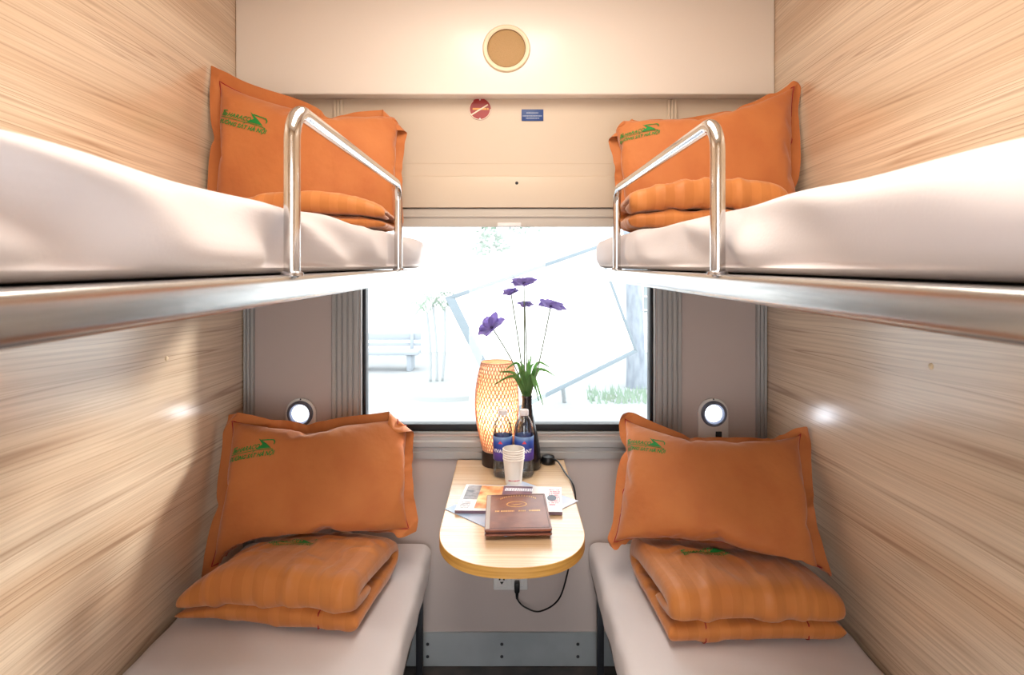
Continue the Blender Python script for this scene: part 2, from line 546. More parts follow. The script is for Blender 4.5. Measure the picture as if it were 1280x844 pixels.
def rounded_box(x0, x1, y0, y1, z0, z1, r, step, name, m, disp=None):
    hx, hy, hz = (x1 - x0) / 2, (y1 - y0) / 2, (z1 - z0) / 2
    c = ((x0 + x1) / 2, (y0 + y1) / 2, (z0 + z1) / 2)
    def axis(h):
        n = max(2, int(round(2 * (h - r) / step)))
        inner = [-h + r + 2 * (h - r) * i / n for i in range(n + 1)]
        k = 4
        edge = [-h + r * (1 - math.cos(PI / 2 * i / k)) * 1.0 for i in range(k)]
        return edge + inner + [-e for e in reversed(edge)]
    ax = [axis(hx), axis(hy), axis(hz)]
    idx = {}; V = []; Fc = []
    def vid(i, j, k):
        if (i, j, k) not in idx:
            p = [ax[0][i], ax[1][j], ax[2][k]]
            q = [max(-h + r, min(h - r, a)) for a, h in zip(p, (hx, hy, hz))]
            d = Vector(p) - Vector(q)
            if d.length > 1e-9:
                # push to the rounded surface
                dd = d.copy()
                mx = max(abs(a) for a in dd)
                dd = dd / r
                l = dd.length
                p = Vector(q) + (d.normalized() * r if mx >= 0 else d)
            p = Vector(p) + Vector(c)
            n_ = d.normalized() if d.length > 1e-9 else Vector((0, 0, 0))
            if d.length < 1e-9:
                n_ = Vector((0, 0, 1 if k > 0 else -1))
            if disp: p = disp(p, n_)
            idx[i, j, k] = len(V); V.append(p[:])
        return idx[i, j, k]
    nx, ny, nz = (len(a) - 1 for a in ax)
    for k in (0, nz):
        for i in range(nx):
            for j in range(ny):
                q = [vid(i, j, k), vid(i + 1, j, k), vid(i + 1, j + 1, k), vid(i, j + 1, k)]
                Fc.append(q if k else q[::-1])
    for j in (0, ny):
        for i in range(nx):
            for k in range(nz):
                q = [vid(i, j, k), vid(i + 1, j, k), vid(i + 1, j, k + 1), vid(i, j, k + 1)]
                Fc.append(q if j == 0 else q[::-1])
    for i in (0, nx):
        for j in range(ny):
            for k in range(nz):
                q = [vid(i, j, k), vid(i, j + 1, k), vid(i, j + 1, k + 1), vid(i, j, k + 1)]
                Fc.append(q if i else q[::-1])
    o = obj(name, V, Fc, m, smooth=True, angle=180, origin=(c[0], c[1], z0))
    md = o.modifiers.new('smooth', 'SUBSURF'); md.levels = 1; md.render_levels = 1
    return o

def crease(x, y, z, seed, amp):
    a = fbm(x * 3 + seed, y * 3, z * 3, 2)
    r = 1 - abs(fbm(x * 2.2 + seed * 1.7 + .4 * a, y * 4.5 + x * 3 + .5 * a, z * 5 + seed, 2))
    return amp * (0.6 * a + 1.0 * (max(0, r - .55) / .45) ** 2)

def low_disp(seed, side):
    def f(p, n):
        d = crease(p.x, p.y, p.z, seed, 0.0075)
        if n.z > 0.5: d = min(d, .007)
        q = p + n * d
        if n.z < -0.5: q = p
        return q
    return f
def tagmat(o, lab, g):
    return tag(o, lab, 'mattress', g)
m1 = rounded_box(XL + .012, LXI - .002, 0.30, 2.235, 0.353, 0.47, 0.03, 0.03, 'mattress', M['sheet'], low_disp(1.0, -1))
tagmat(m1, 'white sheeted mattress on the left lower berth beside the table', 'mattresses')
m2 = rounded_box(RXI + .002, XR - .012, 0.30, 2.235, 0.353, 0.47, 0.03, 0.03, 'mattress', M['sheet'], low_disp(7.0, 1))
tagmat(m2, 'white sheeted mattress on the right lower berth beside the table', 'mattresses')

UZ = 1.476   # top of the upper berth's steel edge
def upper_berth(s, xi, xo, posts, lab):
    t = thing('upper_berth', ((xi + xo) / 2, 1.25, UZ - .036), lab, 'berth', 'upper berths')
    x0, x1 = min(xi, xo), max(xi, xo)
    y0, y1 = 0.16, 2.21
    part(MB().box(min(xi - s * -.026, xo), max(xi - s * -.026, xo), y0 + .03, y1 - .03, UZ - .03, UZ - .004, 0.002).build('board', M['ply']), t)
    # stainless edge: rounded D section along the aisle
    pr = []
    for i in range(13):
        a = -PI / 2 + PI * i / 12
        e = 0.55
        cx = math.copysign(abs(math.cos(a)) ** e, math.cos(a)); cz = math.copysign(abs(math.sin(a)) ** e, math.sin(a))
        pr.append((0.011 * cx, 0.0175 * cz))
    pr += [(-0.014, 0.0175), (-0.014, -0.0175)]
    V = []; Fc = []
    ny = 40
    for j in range(ny + 1):
        y = y0 + (y1 - y0) * j / ny
        for a, h in pr:
            V.append((xi - s * (a - 0.011 + 0.011) + s * 0.011, y, UZ - .0175 + h))
    n = len(pr)
    for j in range(ny):
        for k in range(n):
            l = (k + 1) % n
            q = (j * n + k, j * n + l, (j + 1) * n + l, (j + 1) * n + k)
            Fc.append(q if s > 0 else q[::-1])
    Fc += [tuple(range(n)), tuple(ny * n + k for k in range(n))[::-1]]
    part(MB().add(V, Fc).build('steel_edge', M['brushed']), t)
    # guard rail: one bent tube
    ya, yb = posts
    xr = xi + s * 0.008
    zt = EYE + 0.212
    R = 0.045
    pts = [(xr, ya, UZ - .001)]
    for i in range(9):
        a = PI / 2 * i / 8
        pts.append((xr, ya + R - R * math.cos(a), zt - R + R * math.sin(a)))
    for i in range(9):
        a = PI / 2 * i / 8
        pts.append((xr, yb - R + R * math.sin(a), zt - R + R * math.cos(a)))
    pts.append((xr, yb, UZ - .001))
    g = part(MB().tube(pts, 0.0108, 18).build('guard_rail', M['steel']), t)
    for y in posts:
        c = MB().lathe([(.0112, .006), (.0145, .004), (.0155, 0)], (xr, y, UZ - .0005), 20).build('collar', M['chrome'])
        part(c, g)
    return t
upper_berth(-1, LXI, XL + .003, (0.81, 1.60), 'left upper berth with polished steel edge and guard rail')
upper_berth(1, RXI, XR - .003, (0.885, 1.70), 'right upper berth with polished steel edge and guard rail')

def up_disp(seed, s, xi, posts):
    def f(p, n):
        x, y, z = p
        if n.z < -0.6: return p
        h = (z - UZ) / 0.095
        # sheet pulled over the side in slanting folds, tucked under at the bottom
        side = max(0.0, -s * n.x)
        a = fbm(y * 2.4 + seed, h * .6, seed, 2)
        fold = math.sin((y * 9 + h * 3.2 * (1 if seed < 5 else -1) + 2.2 * a + seed) * 1.6)
        near = max(0.25, 1.25 - y * .55)
        d = side * (0.019 * fold * near * (.35 + .65 * h) + 0.010 * a * near)
        d -= side * 0.013 * max(0, .35 - h) / .35
        for yp in posts:   # the rail presses the sheet in
            d -= side * 0.012 * math.exp(-((y - yp) / 0.035) ** 2)
        d += side * .010 * max(0, (y - posts[1] - .12) / .4) * h
        q = Vector(p) + Vector((-s * d * 1.0, 0, 0))
        q.z += max(0, n.z) * (0.006 * a + .006 * fbm(x * 4, y * 3, seed, 2)) + max(0, n.z) * .006 * max(0, min(1, (y - .9) / .7))
        return q
    return f
m3 = rounded_box(XL + .012, LXI - .022, 0.20, 2.20, UZ + .0015, EYE + .083, 0.028, 0.022, 'mattress', M['sheet'], up_disp(2.0, -1, LXI, (.81, 1.60)))
tagmat(m3, 'white sheeted mattress on the left upper berth behind its guard rail', 'mattresses')
m4 = rounded_box(RXI + .022, XR - .012, 0.20, 2.20, UZ + .0015, EYE + .083, 0.028, 0.022, 'mattress', M['sheet'], up_disp(6.0, 1, RXI, (.885, 1.70)))
tagmat(m4, 'white sheeted mattress on the right upper berth behind its guard rail', 'mattresses')

# ------------------------------------------------------------------ soft goods: pillows and folded quilts
def cloth_sim(o, frames, pressure, pgroup=None, bend=0.5):
    m = o.modifiers.new('cloth', 'CLOTH')
    s = m.settings
    s.quality = 6; s.mass = 0.3
    s.tension_stiffness = 15; s.compression_stiffness = 15; s.shear_stiffness = 5; s.bending_stiffness = bend
    s.tension_damping = 5; s.compression_damping = 5; s.shear_damping = 5; s.bending_damping = 0.5; s.air_damping = 1
    s.use_pressure = True; s.uniform_pressure_force = pressure
    if pgroup: s.vertex_group_pressure = pgroup
    s.effector_weights.gravity = 0
    m.collision_settings.use_collision = False
    m.point_cache.frame_start = 1; m.point_cache.frame_end = frames + 1
    for f in range(1, frames + 1):
        SC.frame_set(f)
    me = o.evaluated_get(bpy.context.evaluated_depsgraph_get()).data
    a = np.empty(len(me.vertices) * 3, 'f')
    me.vertices.foreach_get('co', a)
    o.modifiers.remove(m)
    SC.frame_set(1)
    return a.reshape(-1, 3).astype(float)

def pouch(Wd, H, fl, step, pressure, frames, seed):
    """inflate a flat sewn cover; returns front and back vertex grids"""
    nx = int(round(Wd / step)); ny = int(round(H / step)); k = int(round(fl / step))
    rng = np.random.RandomState(seed)
    V = []; Fc = []; inner = []
    f = np.zeros((ny + 1, nx + 1), int); b = np.zeros((ny + 1, nx + 1), int)
    for j in range(ny + 1):
        for i in range(nx + 1):
            x = -Wd / 2 + Wd * i / nx; y = -H / 2 + H * j / ny
            ins = k < i < nx - k and k < j < ny - k
            f[j, i] = len(V); V.append((x, y, .004 * ins + .0004 * rng.randn()))
            if k <= i <= nx - k and k <= j <= ny - k: inner.append(int(f[j, i]))
            if ins:
                b[j, i] = len(V); V.append((x, y, -.004 + .0004 * rng.randn())); inner.append(int(b[j, i]))
            else:
                b[j, i] = f[j, i]
    for j in range(ny):
        for i in range(nx):
            Fc.append((f[j, i], f[j, i + 1], f[j + 1, i + 1], f[j + 1, i]))
            if k <= i < nx - k and k <= j < ny - k:
                Fc.append((b[j, i], b[j + 1, i], b[j + 1, i + 1], b[j, i + 1]))
    me = bpy.data.meshes.new('pouch'); me.from_pydata(V, [], [tuple(map(int, q)) for q in Fc])
    o = bpy.data.objects.new('pouch', me); COL.objects.link(o)
    g = o.vertex_groups.new(name='in'); g.add(inner, 1, 'ADD')
    a = cloth_sim(o, frames, pressure, 'in')
    bpy.data.objects.remove(o); bpy.data.meshes.remove(me)
    return dict(f=a[f], b=a[b], k=k, step=step, W=Wd, H=H)

def flip(p, fx=False, fy=False):
    f, b = p['f'].copy(), p['b'].copy()
    if fx: f = f[:, ::-1].copy(); b = b[:, ::-1].copy(); f[..., 0] *= -1; b[..., 0] *= -1
    if fy: f = f[::-1].copy(); b = b[::-1].copy(); f[..., 1] *= -1; b[..., 1] *= -1
    q = dict(p); q['f'] = f; q['b'] = b
    return q

def cover_mesh(name, p, fw, bw, material, parent, org):
    """build the cover from warped grids fw, bw (world coordinates)"""
    ny, nx = fw.shape[0] - 1, fw.shape[1] - 1
    k = p['k']; V = []; UV = []
    f = -np.ones((ny + 1, nx + 1), int); b = f.copy()
    for j in range(ny + 1):
        for i in range(nx + 1):
            f[j, i] = len(V); V.append(fw[j, i]); UV.append((i * p['step'], j * p['step']))
            if k < i < nx - k and k < j < ny - k:
                b[j, i] = len(V); V.append(bw[j, i]); UV.append((i * p['step'], j * p['step']))
            else:
                b[j, i] = f[j, i]
    Fc = []
    for j in range(ny):
        for i in range(nx):
            Fc.append((f[j, i], f[j, i + 1], f[j + 1, i + 1], f[j + 1, i]))
            if k <= i < nx - k and k <= j < ny - k:
                Fc.append((b[j, i], b[j + 1, i], b[j + 1, i + 1], b[j, i + 1]))
    Fc = [tuple(map(int, q)) for q in Fc]
    V = [np.array(v) - org for v in V]
    o = obj(name, V, Fc, material, parent, angle=180)
    uvl = o.data.uv_layers.new(name='UVMap')
    li = np.empty(len(o.data.loops), 'i'); o.data.loops.foreach_get('vertex_index', li)
    uvl.data.foreach_set('uv', np.array(UV)[li].ravel())
    md = o.modifiers.new('smooth', 'SUBSURF'); md.levels = 1; md.render_levels = 1
    return o

def logo2d():
    """railway print: emblem, capitals, rule, second line and a winged arrow; unit = letter height"""
    parts = []
    V, Fc = text_mesh('HARACO', 1.25, 0.25, 0.025); parts.append((V, Fc, (1.75, 0.35)))
    V, Fc = text_mesh('\u0110\u01af\u1edcNG S\u1eaeT H\u00c0 N\u1ed8I', 1.12, 0.25, 0.03); parts.append((V, Fc, (0.15, -1.25)))
    poly = lambda *q: (list(q), [tuple(range(len(q)))])
    parts.append((*poly((0.3, 0), (6.6, 0), (6.6, .12), (0.3, .12)), (0, 0)))
    for i in range(4):   # emblem: little raking bars
        parts.append((*poly((0, 0), (.22, 0), (.42, 1.0 - .12 * i), (.2, 1.0 - .12 * i)), (.45 + .3 * i, .3)))
    parts.append((*poly((0, 0), (1.0, .16), (.9, .34), (0, .2)), (.5, 1.25)))
    parts.append((*poly((6.3, 2.3), (7.6, 1.0), (6.7, .55), (6.4, .25), (8.2, .18), (9.9, .05), (8.6, .95)), (0, 0)))
    parts.append((*poly((7.1, 1.95), (10.1, 1.55), (10.6, 1.1), (10.5, .6), (10.3, .6), (10.35, 1.05), (9.9, 1.4), (7.3, 1.7)), (0, 0)))
    parts.append((*poly((6.4, .05), (10.2, -.25), (10.1, -.1), (6.6, .15)), (0, 0)))
    VV = []; FF = []
    for V, Fc, (dx, dy) in parts:
        V, Fc = subdivide2d(V, Fc, 0.7)
        n = len(VV)
        VV += [(x + dx, y + dy) for x, y in V]; FF += [tuple(i + n for i in q) for q in Fc]
    return VV, FF
LOGO = logo2d()

def print_on(name, grid, step, x0, y0, unit, ang, material, parent, org, toward, off=0.0022):
    """lay the print over a front grid; x0,y0 metres from the left / bottom in rest space"""
    ny, nx = grid.shape[0] - 1, grid.shape[1] - 1
    ca, sa = math.cos(ang), math.sin(ang)
    V = []
    for x, y in LOGO[0]:
        gx = min(max((x0 + (x * ca - y * sa) * unit) / step, 0), nx - 1.001)
        gy = min(max((y0 + (x * sa + y * ca) * unit) / step, 0), ny - 1.001)
        i, j = int(gx), int(gy); a, b = gx - i, gy - j
        p00, p10, p01, p11 = grid[j, i], grid[j, i + 1], grid[j + 1, i], grid[j + 1, i + 1]
        p = (p00 * (1 - a) + p10 * a) * (1 - b) + (p01 * (1 - a) + p11 * a) * b
        n = np.cross(p10 - p00 + p11 - p01, p01 - p00 + p11 - p10); n /= np.linalg.norm(n) + 1e-9
        if n.dot(toward) < 0: n = -n
        V.append(p + n * off - org)
    return obj(name, V, LOGO[1], material, parent, angle=180)

def bil(TL, TR, BR, BL, u, v):
    u = u[..., None]; v = v[..., None]
    return (TL * (1 - u) + TR * u) * v + (BL * (1 - u) + BR * u) * (1 - v)

def make_pillow(label, p, corners, kf, kb, logo, tweak=None, green='green', ears=(), rest=None):
    TL, TR, BR, BL = (np.array(c[:]) for c in corners)
    n = np.cross(TR - TL, TL - BL); n /= np.linalg.norm(n)
    if n[1] > 0: n = -n
    allv = np.concatenate([p['f'].reshape(-1, 3)])
    x0, x1 = np.percentile(allv[:, 0], [1.5, 98.5]); y0, y1 = np.percentile(allv[:, 1], [1.5, 98.5])
    def warp(g):
        ff = p['f']
        fit = lambda q: np.polyval(np.polyfit(np.linspace(-1, 1, len(q)), q, 4), np.linspace(-1, 1, len(q)))
        st = .65
        yt = (1 - st) * y1 + st * fit(ff[-1, :, 1]); yb = (1 - st) * y0 + st * fit(ff[0, :, 1])
        xr_ = (1 - st) * x1 + st * fit(ff[:, -1, 0]); xl_ = (1 - st) * x0 + st * fit(ff[:, 0, 0])
        u = (g[..., 0] - xl_[:, None]) / (xr_ - xl_)[:, None]; v = (g[..., 1] - yb[None]) / (yt - yb)[None]
        z = g[..., 2].copy()
        z = np.where(z > 0, z * kf, z * kb)
        w = bil(TL, TR, BR, BL, u, v) + n * z[..., None]
        # seam puckers: short folds running in from the sewn edge
        kk = p['k']; NY, NX = g.shape[0] - 1, g.shape[1] - 1
        J, I = np.meshgrid(np.arange(NY + 1), np.arange(NX + 1), indexing='ij')
        dx = np.minimum(I - kk, NX - kk - I) * p['step']; dy = np.minimum(J - kk, NY - kk - J) * p['step']
        pk = np.zeros_like(z); sd = 13.7 * float(TL[0])
        for j in range(NY + 1):
            for i in range(NX + 1):
                if dx[j, i] > 0 and dy[j, i] > 0:
                    a = noise.noise(Vector((J[j, i] * p['step'] * 17 + sd, .8 * dx[j, i] * 9, sd))) * math.exp(-dx[j, i] / .055)
                    c = noise.noise(Vector((I[j, i] * p['step'] * 17 + sd, 5.5 + dy[j, i] * 7, sd))) * math.exp(-dy[j, i] / .055)
                    f_ = min(1, dx[j, i] / .02, dy[j, i] / .02)
                    lo = fbm(I[j, i] * p['step'] * 4 + sd, J[j, i] * p['step'] * 6, sd, 2)
                    pk[j, i] = f_ * (.011 * (a + c) + .005 * lo)
        z = z + pk * np.sign(z)
        for eu, ev, leg in ears:      # flange corner folded over the front
            su = (1 - u if eu else u) * p['W']; sv = (1 - v if ev else v) * p['H']
            d = np.maximum(0, leg - su - sv) / 2
            u = np.where(d > 0, u + (-1 if eu else 1) * d * 1.9 / p['W'], u)
            v = np.where(d > 0, v + (-1 if ev else 1) * d * 1.9 / p['H'], v)
            z = z + np.where(d > 0, .004 + .016 * np.minimum(1, d / .008) + .25 * d, 0)
        w = bil(TL, TR, BR, BL, u, v) + n * z[..., None]
        if tweak: w = w + tweak(u, v, z)
        w[..., 0] = np.clip(w[..., 0], XL + .004, XR - .004)
        return w
    fw, bw = warp(p['f']), warp(p['b'])
    if rest:
        rest_on(fw, rest, .007); rest_on(bw, rest, .003)
    lo = min(fw[..., 2].min(), bw[..., 2].min())
    c = (BL + BR) / 2
    org = np.array([c[0], c[1], lo])
    t = thing('pillow', org, label, 'pillow', 'pillows')
    cover_mesh('pillowcase', p, fw, bw, M['pillow'], t, org)
    k = p['k']; ny, nx = fw.shape[0] - 1, fw.shape[1] - 1
    idx = [(k, i) for i in range(k, nx - k)] + [(j, nx - k) for j in range(k, ny - k)] + \
          [(ny - k, i) for i in range(nx - k, k, -1)] + [(j, k) for j in range(ny - k, k, -1)]
    ring_ = [fw[j, i] + n * .0015 - org for j, i in idx]
    MB().tube(ring_, 0.0019, 6, closed=True).build('piping', M['red'], t)
    x, y, unit, ang = logo
    print_on('printed_logo', fw, p['step'], x, y, unit, ang, M[green], t, org, n)
    return t, fw, bw

PA = pouch(.68, .48, .036, .009, 1.5, 42, 3)
PBb = pouch(.68, .48, .036, .009, 1.65, 42, 11)

def smooth_path(pts, n):
    pts = np.array(pts, float)
    for _ in range(4):
        q = np.empty((2 * len(pts), 2)); q[0] = pts[0]; q[-1] = pts[-1]
        q[1:-1:2] = .75 * pts[:-1] + .25 * pts[1:]; q[2:-1:2] = .25 * pts[:-1] + .75 * pts[1:]
        pts = q
    d = np.r_[0, np.cumsum(np.hypot(*np.diff(pts, axis=0).T))]
    t = np.linspace(0, d[-1], n + 1)
    return np.c_[np.interp(t, d, pts[:, 0]), np.interp(t, d, pts[:, 1])], d[-1]

QA = pouch(.56, .98, 0, .011, 0.8, 30, 5)

def make_quilt(label, p, path, quad, zb, half, logo=None, zfun=None, wr=(1.0, 0.0)):
    """quad: footprint FL, FR, BR, BL (x, y); path: (depth 0..1, height) of the folded sheet's mid line"""
    FL, FR, BR, BL = (np.array([q[0], q[1], 0.0]) for q in quad)
    Pp, L = smooth_path(path, 400)
    T = np.gradient(Pp * np.array([0.36, 1]), axis=0); T /= np.linalg.norm(T, axis=1)[:, None]
    Nn = np.c_[-T[:, 1], T[:, 0]]
    s = np.linspace(0, 1, len(Pp))
    x0, x1 = p['f'][..., 0].min(), p['f'][..., 0].max()
    y0, y1 = p['f'][..., 1].min(), p['f'][..., 1].max()
    ny, nx = p['f'].shape[0] - 1, p['f'].shape[1] - 1
    def warp(g, sg):
        u = (g[..., 0] - x0) / (x1 - x0); t = (g[..., 1] - y0) / (y1 - y0)
        e = np.minimum(np.minimum(u, 1 - u) * .56, np.minimum(t, 1 - t) * .98)
        e = np.clip(e / .055, 0, 1)
        z = sg * half * np.sqrt(np.clip(1 - (1 - e) ** 2, 0, 1)) * (.82 + .25 * np.tanh(np.abs(g[..., 2]) / .02))
        fade = np.clip(e * 2.0, 0, 1)
        c0 = np.interp(t, s, Pp[:, 0]); c1 = np.interp(t, s, Pp[:, 1])
        n0 = np.interp(t, s, Nn[:, 0]); n1 = np.interp(t, s, Nn[:, 1])
        # long soft wrinkles
        wv = np.zeros_like(z)
        for j in range(g.shape[0]):
            for i in range(g.shape[1]):
                a = fbm(u[j, i] * 2.2 * wr[0] + wr[1], t[j, i] * 5, wr[1], 2)
                wv[j, i] = .008 * a + .013 * max(0, 1 - abs(fbm(u[j, i] * 3.2 + wr[1], t[j, i] * 7 + a, 4 + wr[1], 2)) * 3.5 - .3)
        z = z + sg * (wv - .004) * fade
        v = c0 + n0 * z / 0.36; h = c1 + n1 * z
        if zfun: h = zfun(u, v, h)
        w = bil(BL, BR, FR, FL, u, v)
        w[..., 2] = zb + np.maximum(h, 0.0015)
        w[..., 0] = np.clip(w[..., 0], XL + .006, XR - .006)
        return w
    fw, bw = warp(p['f'], 1), warp(p['b'], -1)
    c = (FL + FR + BR + BL) / 4
    org = np.array([c[0], c[1], zb])
    t = thing('folded_quilt', org, label, 'quilt', 'folded quilts')
    cover_mesh('quilt_cover', p, fw, bw, M['quilt'], t, org)
    return t, fw, bw, org

# folded profile: bottom layer from the front edge to the back fold, top layer forward, front roll tucked under
PATH = [(.00, .034), (.5, .034), (.93, .032), (1.0, .070), (.93, .100), (.5, .114), (.13, .126), (.03, .119), (.01, .102), (.07, .086), (.3, .080)]

# height field of a quilt, so that a pillow laid on it rests on its surface
def height_field(*grids):
    H = {}
    for g in grids:
        for p_ in g.reshape(-1, 3):
            k_ = (int(math.floor(p_[0] / .02)), int(math.floor(p_[1] / .02)))
            if p_[2] > H.get(k_, -1): H[k_] = p_[2]
    return H
def rest_on(w, H, gap, lim=.12):
    for p_ in w.reshape(-1, 3):
        i_, j_ = int(math.floor(p_[0] / .02)), int(math.floor(p_[1] / .02))
        h_ = max(H.get((i_ + a, j_ + b_), -1) for a in (-1, 0, 1) for b_ in (-1, 0, 1))
        if h_ > 0 and p_[2] < h_ + gap and h_ + gap - p_[2] < lim:
            p_[2] = h_ + gap

# lower left quilt
def zl(u, v, h):
    k = np.clip(u / .30, 0, 1) ** .7
    f = .42 + .58 * k
    fr = np.clip(1 - v, 0, 1)
    return h * (f * fr + (1 - fr) * (.75 + .25 * k)) * (1 + .12 * np.sin(np.clip(u, 0, 1) * PI))
q1, f1, b1, o1 = make_quilt('folded striped orange quilt under the tilted pillow on the left lower berth', QA, PATH,
    [(-.945, 1.70), (-.40, 1.625), (-.345, 1.99), (-.83, 1.98)], .480, .033, zfun=zl, wr=(1.0, 0.7))
# lower right quilt
def zr(u, v, h):
    return h * (1 + .10 * np.sin(np.clip(u, 0, 1) * PI)) * (1 - .12 * np.clip((u - .75) / .25, 0, 1))
q2, f2, b2, o2 = make_quilt('folded orange quilt under the slanting pillow on the right lower berth', flip(QA, True), PATH,
    [(.42, 1.58), (.905, 1.595), (.87, 1.97), (.39, 1.98)], .480, .033, zfun=zr, wr=(1.2, 3.3))
# upper left quilt
def zul(u, v, h):
    return h * (.36 + .34 * np.sin(np.clip(u * .95 + .05, 0, 1) * PI) ** .6)
q3, f3, b3, o3 = make_quilt('folded orange quilt lying low behind the left guard rail', flip(QA, True, False), PATH,
    [(-.74, 1.60), (-.325, 1.63), (-.33, 1.87), (-.74, 1.85)], EYE + .095, .024, zfun=zul, wr=(1.1, 6.1))
def zur(u, v, h):
    return h * (.56 + .40 * np.sin(np.clip(u * .8 + .1, 0, 1) * PI) ** .7)
q4, f4, b4, o4 = make_quilt('folded orange quilt rolled behind the right guard rail', QA, PATH,
    [(.330, 1.66), (.765, 1.62), (.785, 1.86), (.330, 1.88)], EYE + .095, .026, zfun=zur, wr=(0.9, 9.4))
up = np.array([0, -.3, 1.0])
ny_q = f1.shape[0] - 1
for t_, a_, b_, g_, us in ((q1, f1, b1, o1, (.80,)), (q2, f2, b2, o2, (.22, .80))):
    nq_ = a_.shape[1] - 1
    for u_ in us:
        i_ = int(nq_ * (u_ if t_ is q1 else 1 - u_)) if False else int(nq_ * u_)
        pts = [a_[j, i_] for j in range(7, 0, -1)] + [b_[j, i_] for j in range(1, 8)]
        out = np.array([0, -.0016, .0004])
        MB().tube([p_ + out - g_ for p_ in pts], .0017, 6).build('piping', M['red'], t_)
# prints on the quilts' top layers
QL = QA['H']
def quilt_print(t, f, org, xm, tm, unit, ang, m='green'):
    # the sheet is traversed back to front on top, so the print is turned round
    g = f[::-1].copy()
    print_on('printed_logo', g, QA['step'], xm, tm, unit, ang, M[m], t, org, up)
# which side of the sheet faces up on the top layer
def topgrid(f, b):
    j = int(f.shape[0] * .60)
    return f if f[j].mean(0)[2] > b[j].mean(0)[2] else b
quilt_print(q1, topgrid(f1, b1), o1, .17, .335, .0155, 0.0)
quilt_print(q2, topgrid(f2, b2), o2, .125, .335, .0155, 0.0)

# pillows
bow = lambda u, v: np.sin(np.clip(u, 0, 1) * PI)
z3 = lambda *a: np.stack(a, -1)
def tw_ul(u, v, z):
    return z3(0 * u, 0 * u, -.035 * bow(u, v) * np.clip(v, 0, 1))
make_pillow('orange pillow with green print standing on the left upper berth', flip(PA, False, True),
    [P(266, 88, 1.985), P(510, 140, 2.12), P(500, 286, 1.99), P(257, 290, 1.93)], 1.0, .45, (.07, .335, .0142, -.16), tw_ul, 'green', ((1, 1, .085),))
def tw_ur(u, v, z):
    return z3(0 * u, 0 * u, -.03 * bow(u, v) * np.clip(v, 0, 1))
make_pillow('orange pillow with green print standing on the right upper berth', flip(PBb, True, False),
    [P(757, 148, 2.12), P(998, 104, 1.98), P(1004, 287, 1.92), P(774, 285, 1.99)], .95, .40, (.085, .325, .0125, .02), tw_ur, 'green', ((0, 1, .10),))
def tw_ll(u, v, z):
    return z3(0 * u, -.05 * bow(u, v) * (1 - np.clip(v, 0, 1)) * .6, -.004 * bow(u, v) * np.clip(v, 0, 1) + .012 * bow(u, v) * (1 - np.clip(v, 0, 1)) ** 2)
make_pillow('rust orange pillow leaning over the quilt on the left lower berth', flip(PA, False, False),
    [P(284, 520, 2.06), P(516, 514, 2.15), P(520, 666, 1.95), P(254, 722, 1.90)], 1.0, .45, (.07, .33, .0138, -.02), tw_ll, 'green', ((1, 1, .085),), height_field(f1, b1))
def tw_lr(u, v, z):
    return z3(0 * u, -.04 * bow(u, v) * (1 - np.clip(v, 0, 1)), -.035 * bow(u, v) * np.clip(v, 0, 1) + .015 * bow(u, v) * (1 - np.clip(v, 0, 1)))
make_pillow('rust orange pillow slanting over the quilt on the right lower berth', flip(PBb, False, True),
    [P(779, 518, 2.15), P(1008, 538, 1.94), P(1036, 732, 1.71), P(762, 680, 1.94)], 1.0, .40, (.074, .335, .0128, -.05), tw_lr, 'green', (), height_field(f2, b2))

# ------------------------------------------------------------------ the folding table
TZ = 0.77
tb = thing('folding_table', (0.013, YB, 0.70), 'pale wood wall table with rounded front between the lower berths', 'table')
def table_outline(inset=0.0):
    hw = 0.196 - inset
    pts = [(0.013 + hw, 2.232), (0.013 - hw, 2.232)]
    pts = [(0.013 - hw, 2.232)]
    N = 48
    for i in range(N + 1):
        a = PI * i / N
        e = 0.86
        c, s_ = math.cos(a), math.sin(a)
        pts.append((0.013 - hw * math.copysign(abs(c) ** e, c), 1.655 - (0.219 - inset) * abs(s_) ** e))
    pts.append((0.013 + hw, 2.232))
    return pts
part(MB().prism(table_outline(.0015), TZ - .026, TZ).build('tabletop', M['table_wood'], angle=30), tb)
oo, ii = table_outline(0), table_outline(.0014)
V = []; Fc = []
for (a, b_), (c, d) in zip(oo, ii):
    V += [(a, b_, TZ - .0265), (a, b_, TZ - .0006), (c, d, TZ + .0003), (c, d, TZ - .0268)]
for i in range(len(oo) - 1):
    for k in range(4):
        l = (k + 1) % 4
        Fc.append((i * 4 + k, i * 4 + l, i * 4 + 4 + l, i * 4 + 4 + k))
part(MB().add(V, Fc).build('edge_band', M['edge'], angle=30), tb)
for x in (-0.13, 0.155):
    part(MB().prism([(YB - .0005, TZ - .0275), (YB - .0005, TZ - .20), (YB - .02, TZ - .20), (YB - .26, TZ - .05), (YB - .26, TZ - .0275)], x - .009, x + .009, 'xz').build('bracket', M['alu']), tb)
# prism in xz plane uses (x,z) outline with y depth: turn it so the outline runs along y
for o in tb.children:
    if o.name.startswith('bracket'):
        for v in o.data.vertices:
            w = v.co + tb.location
            v.co = Vector((w.y, w.x, w.z)) - tb.location

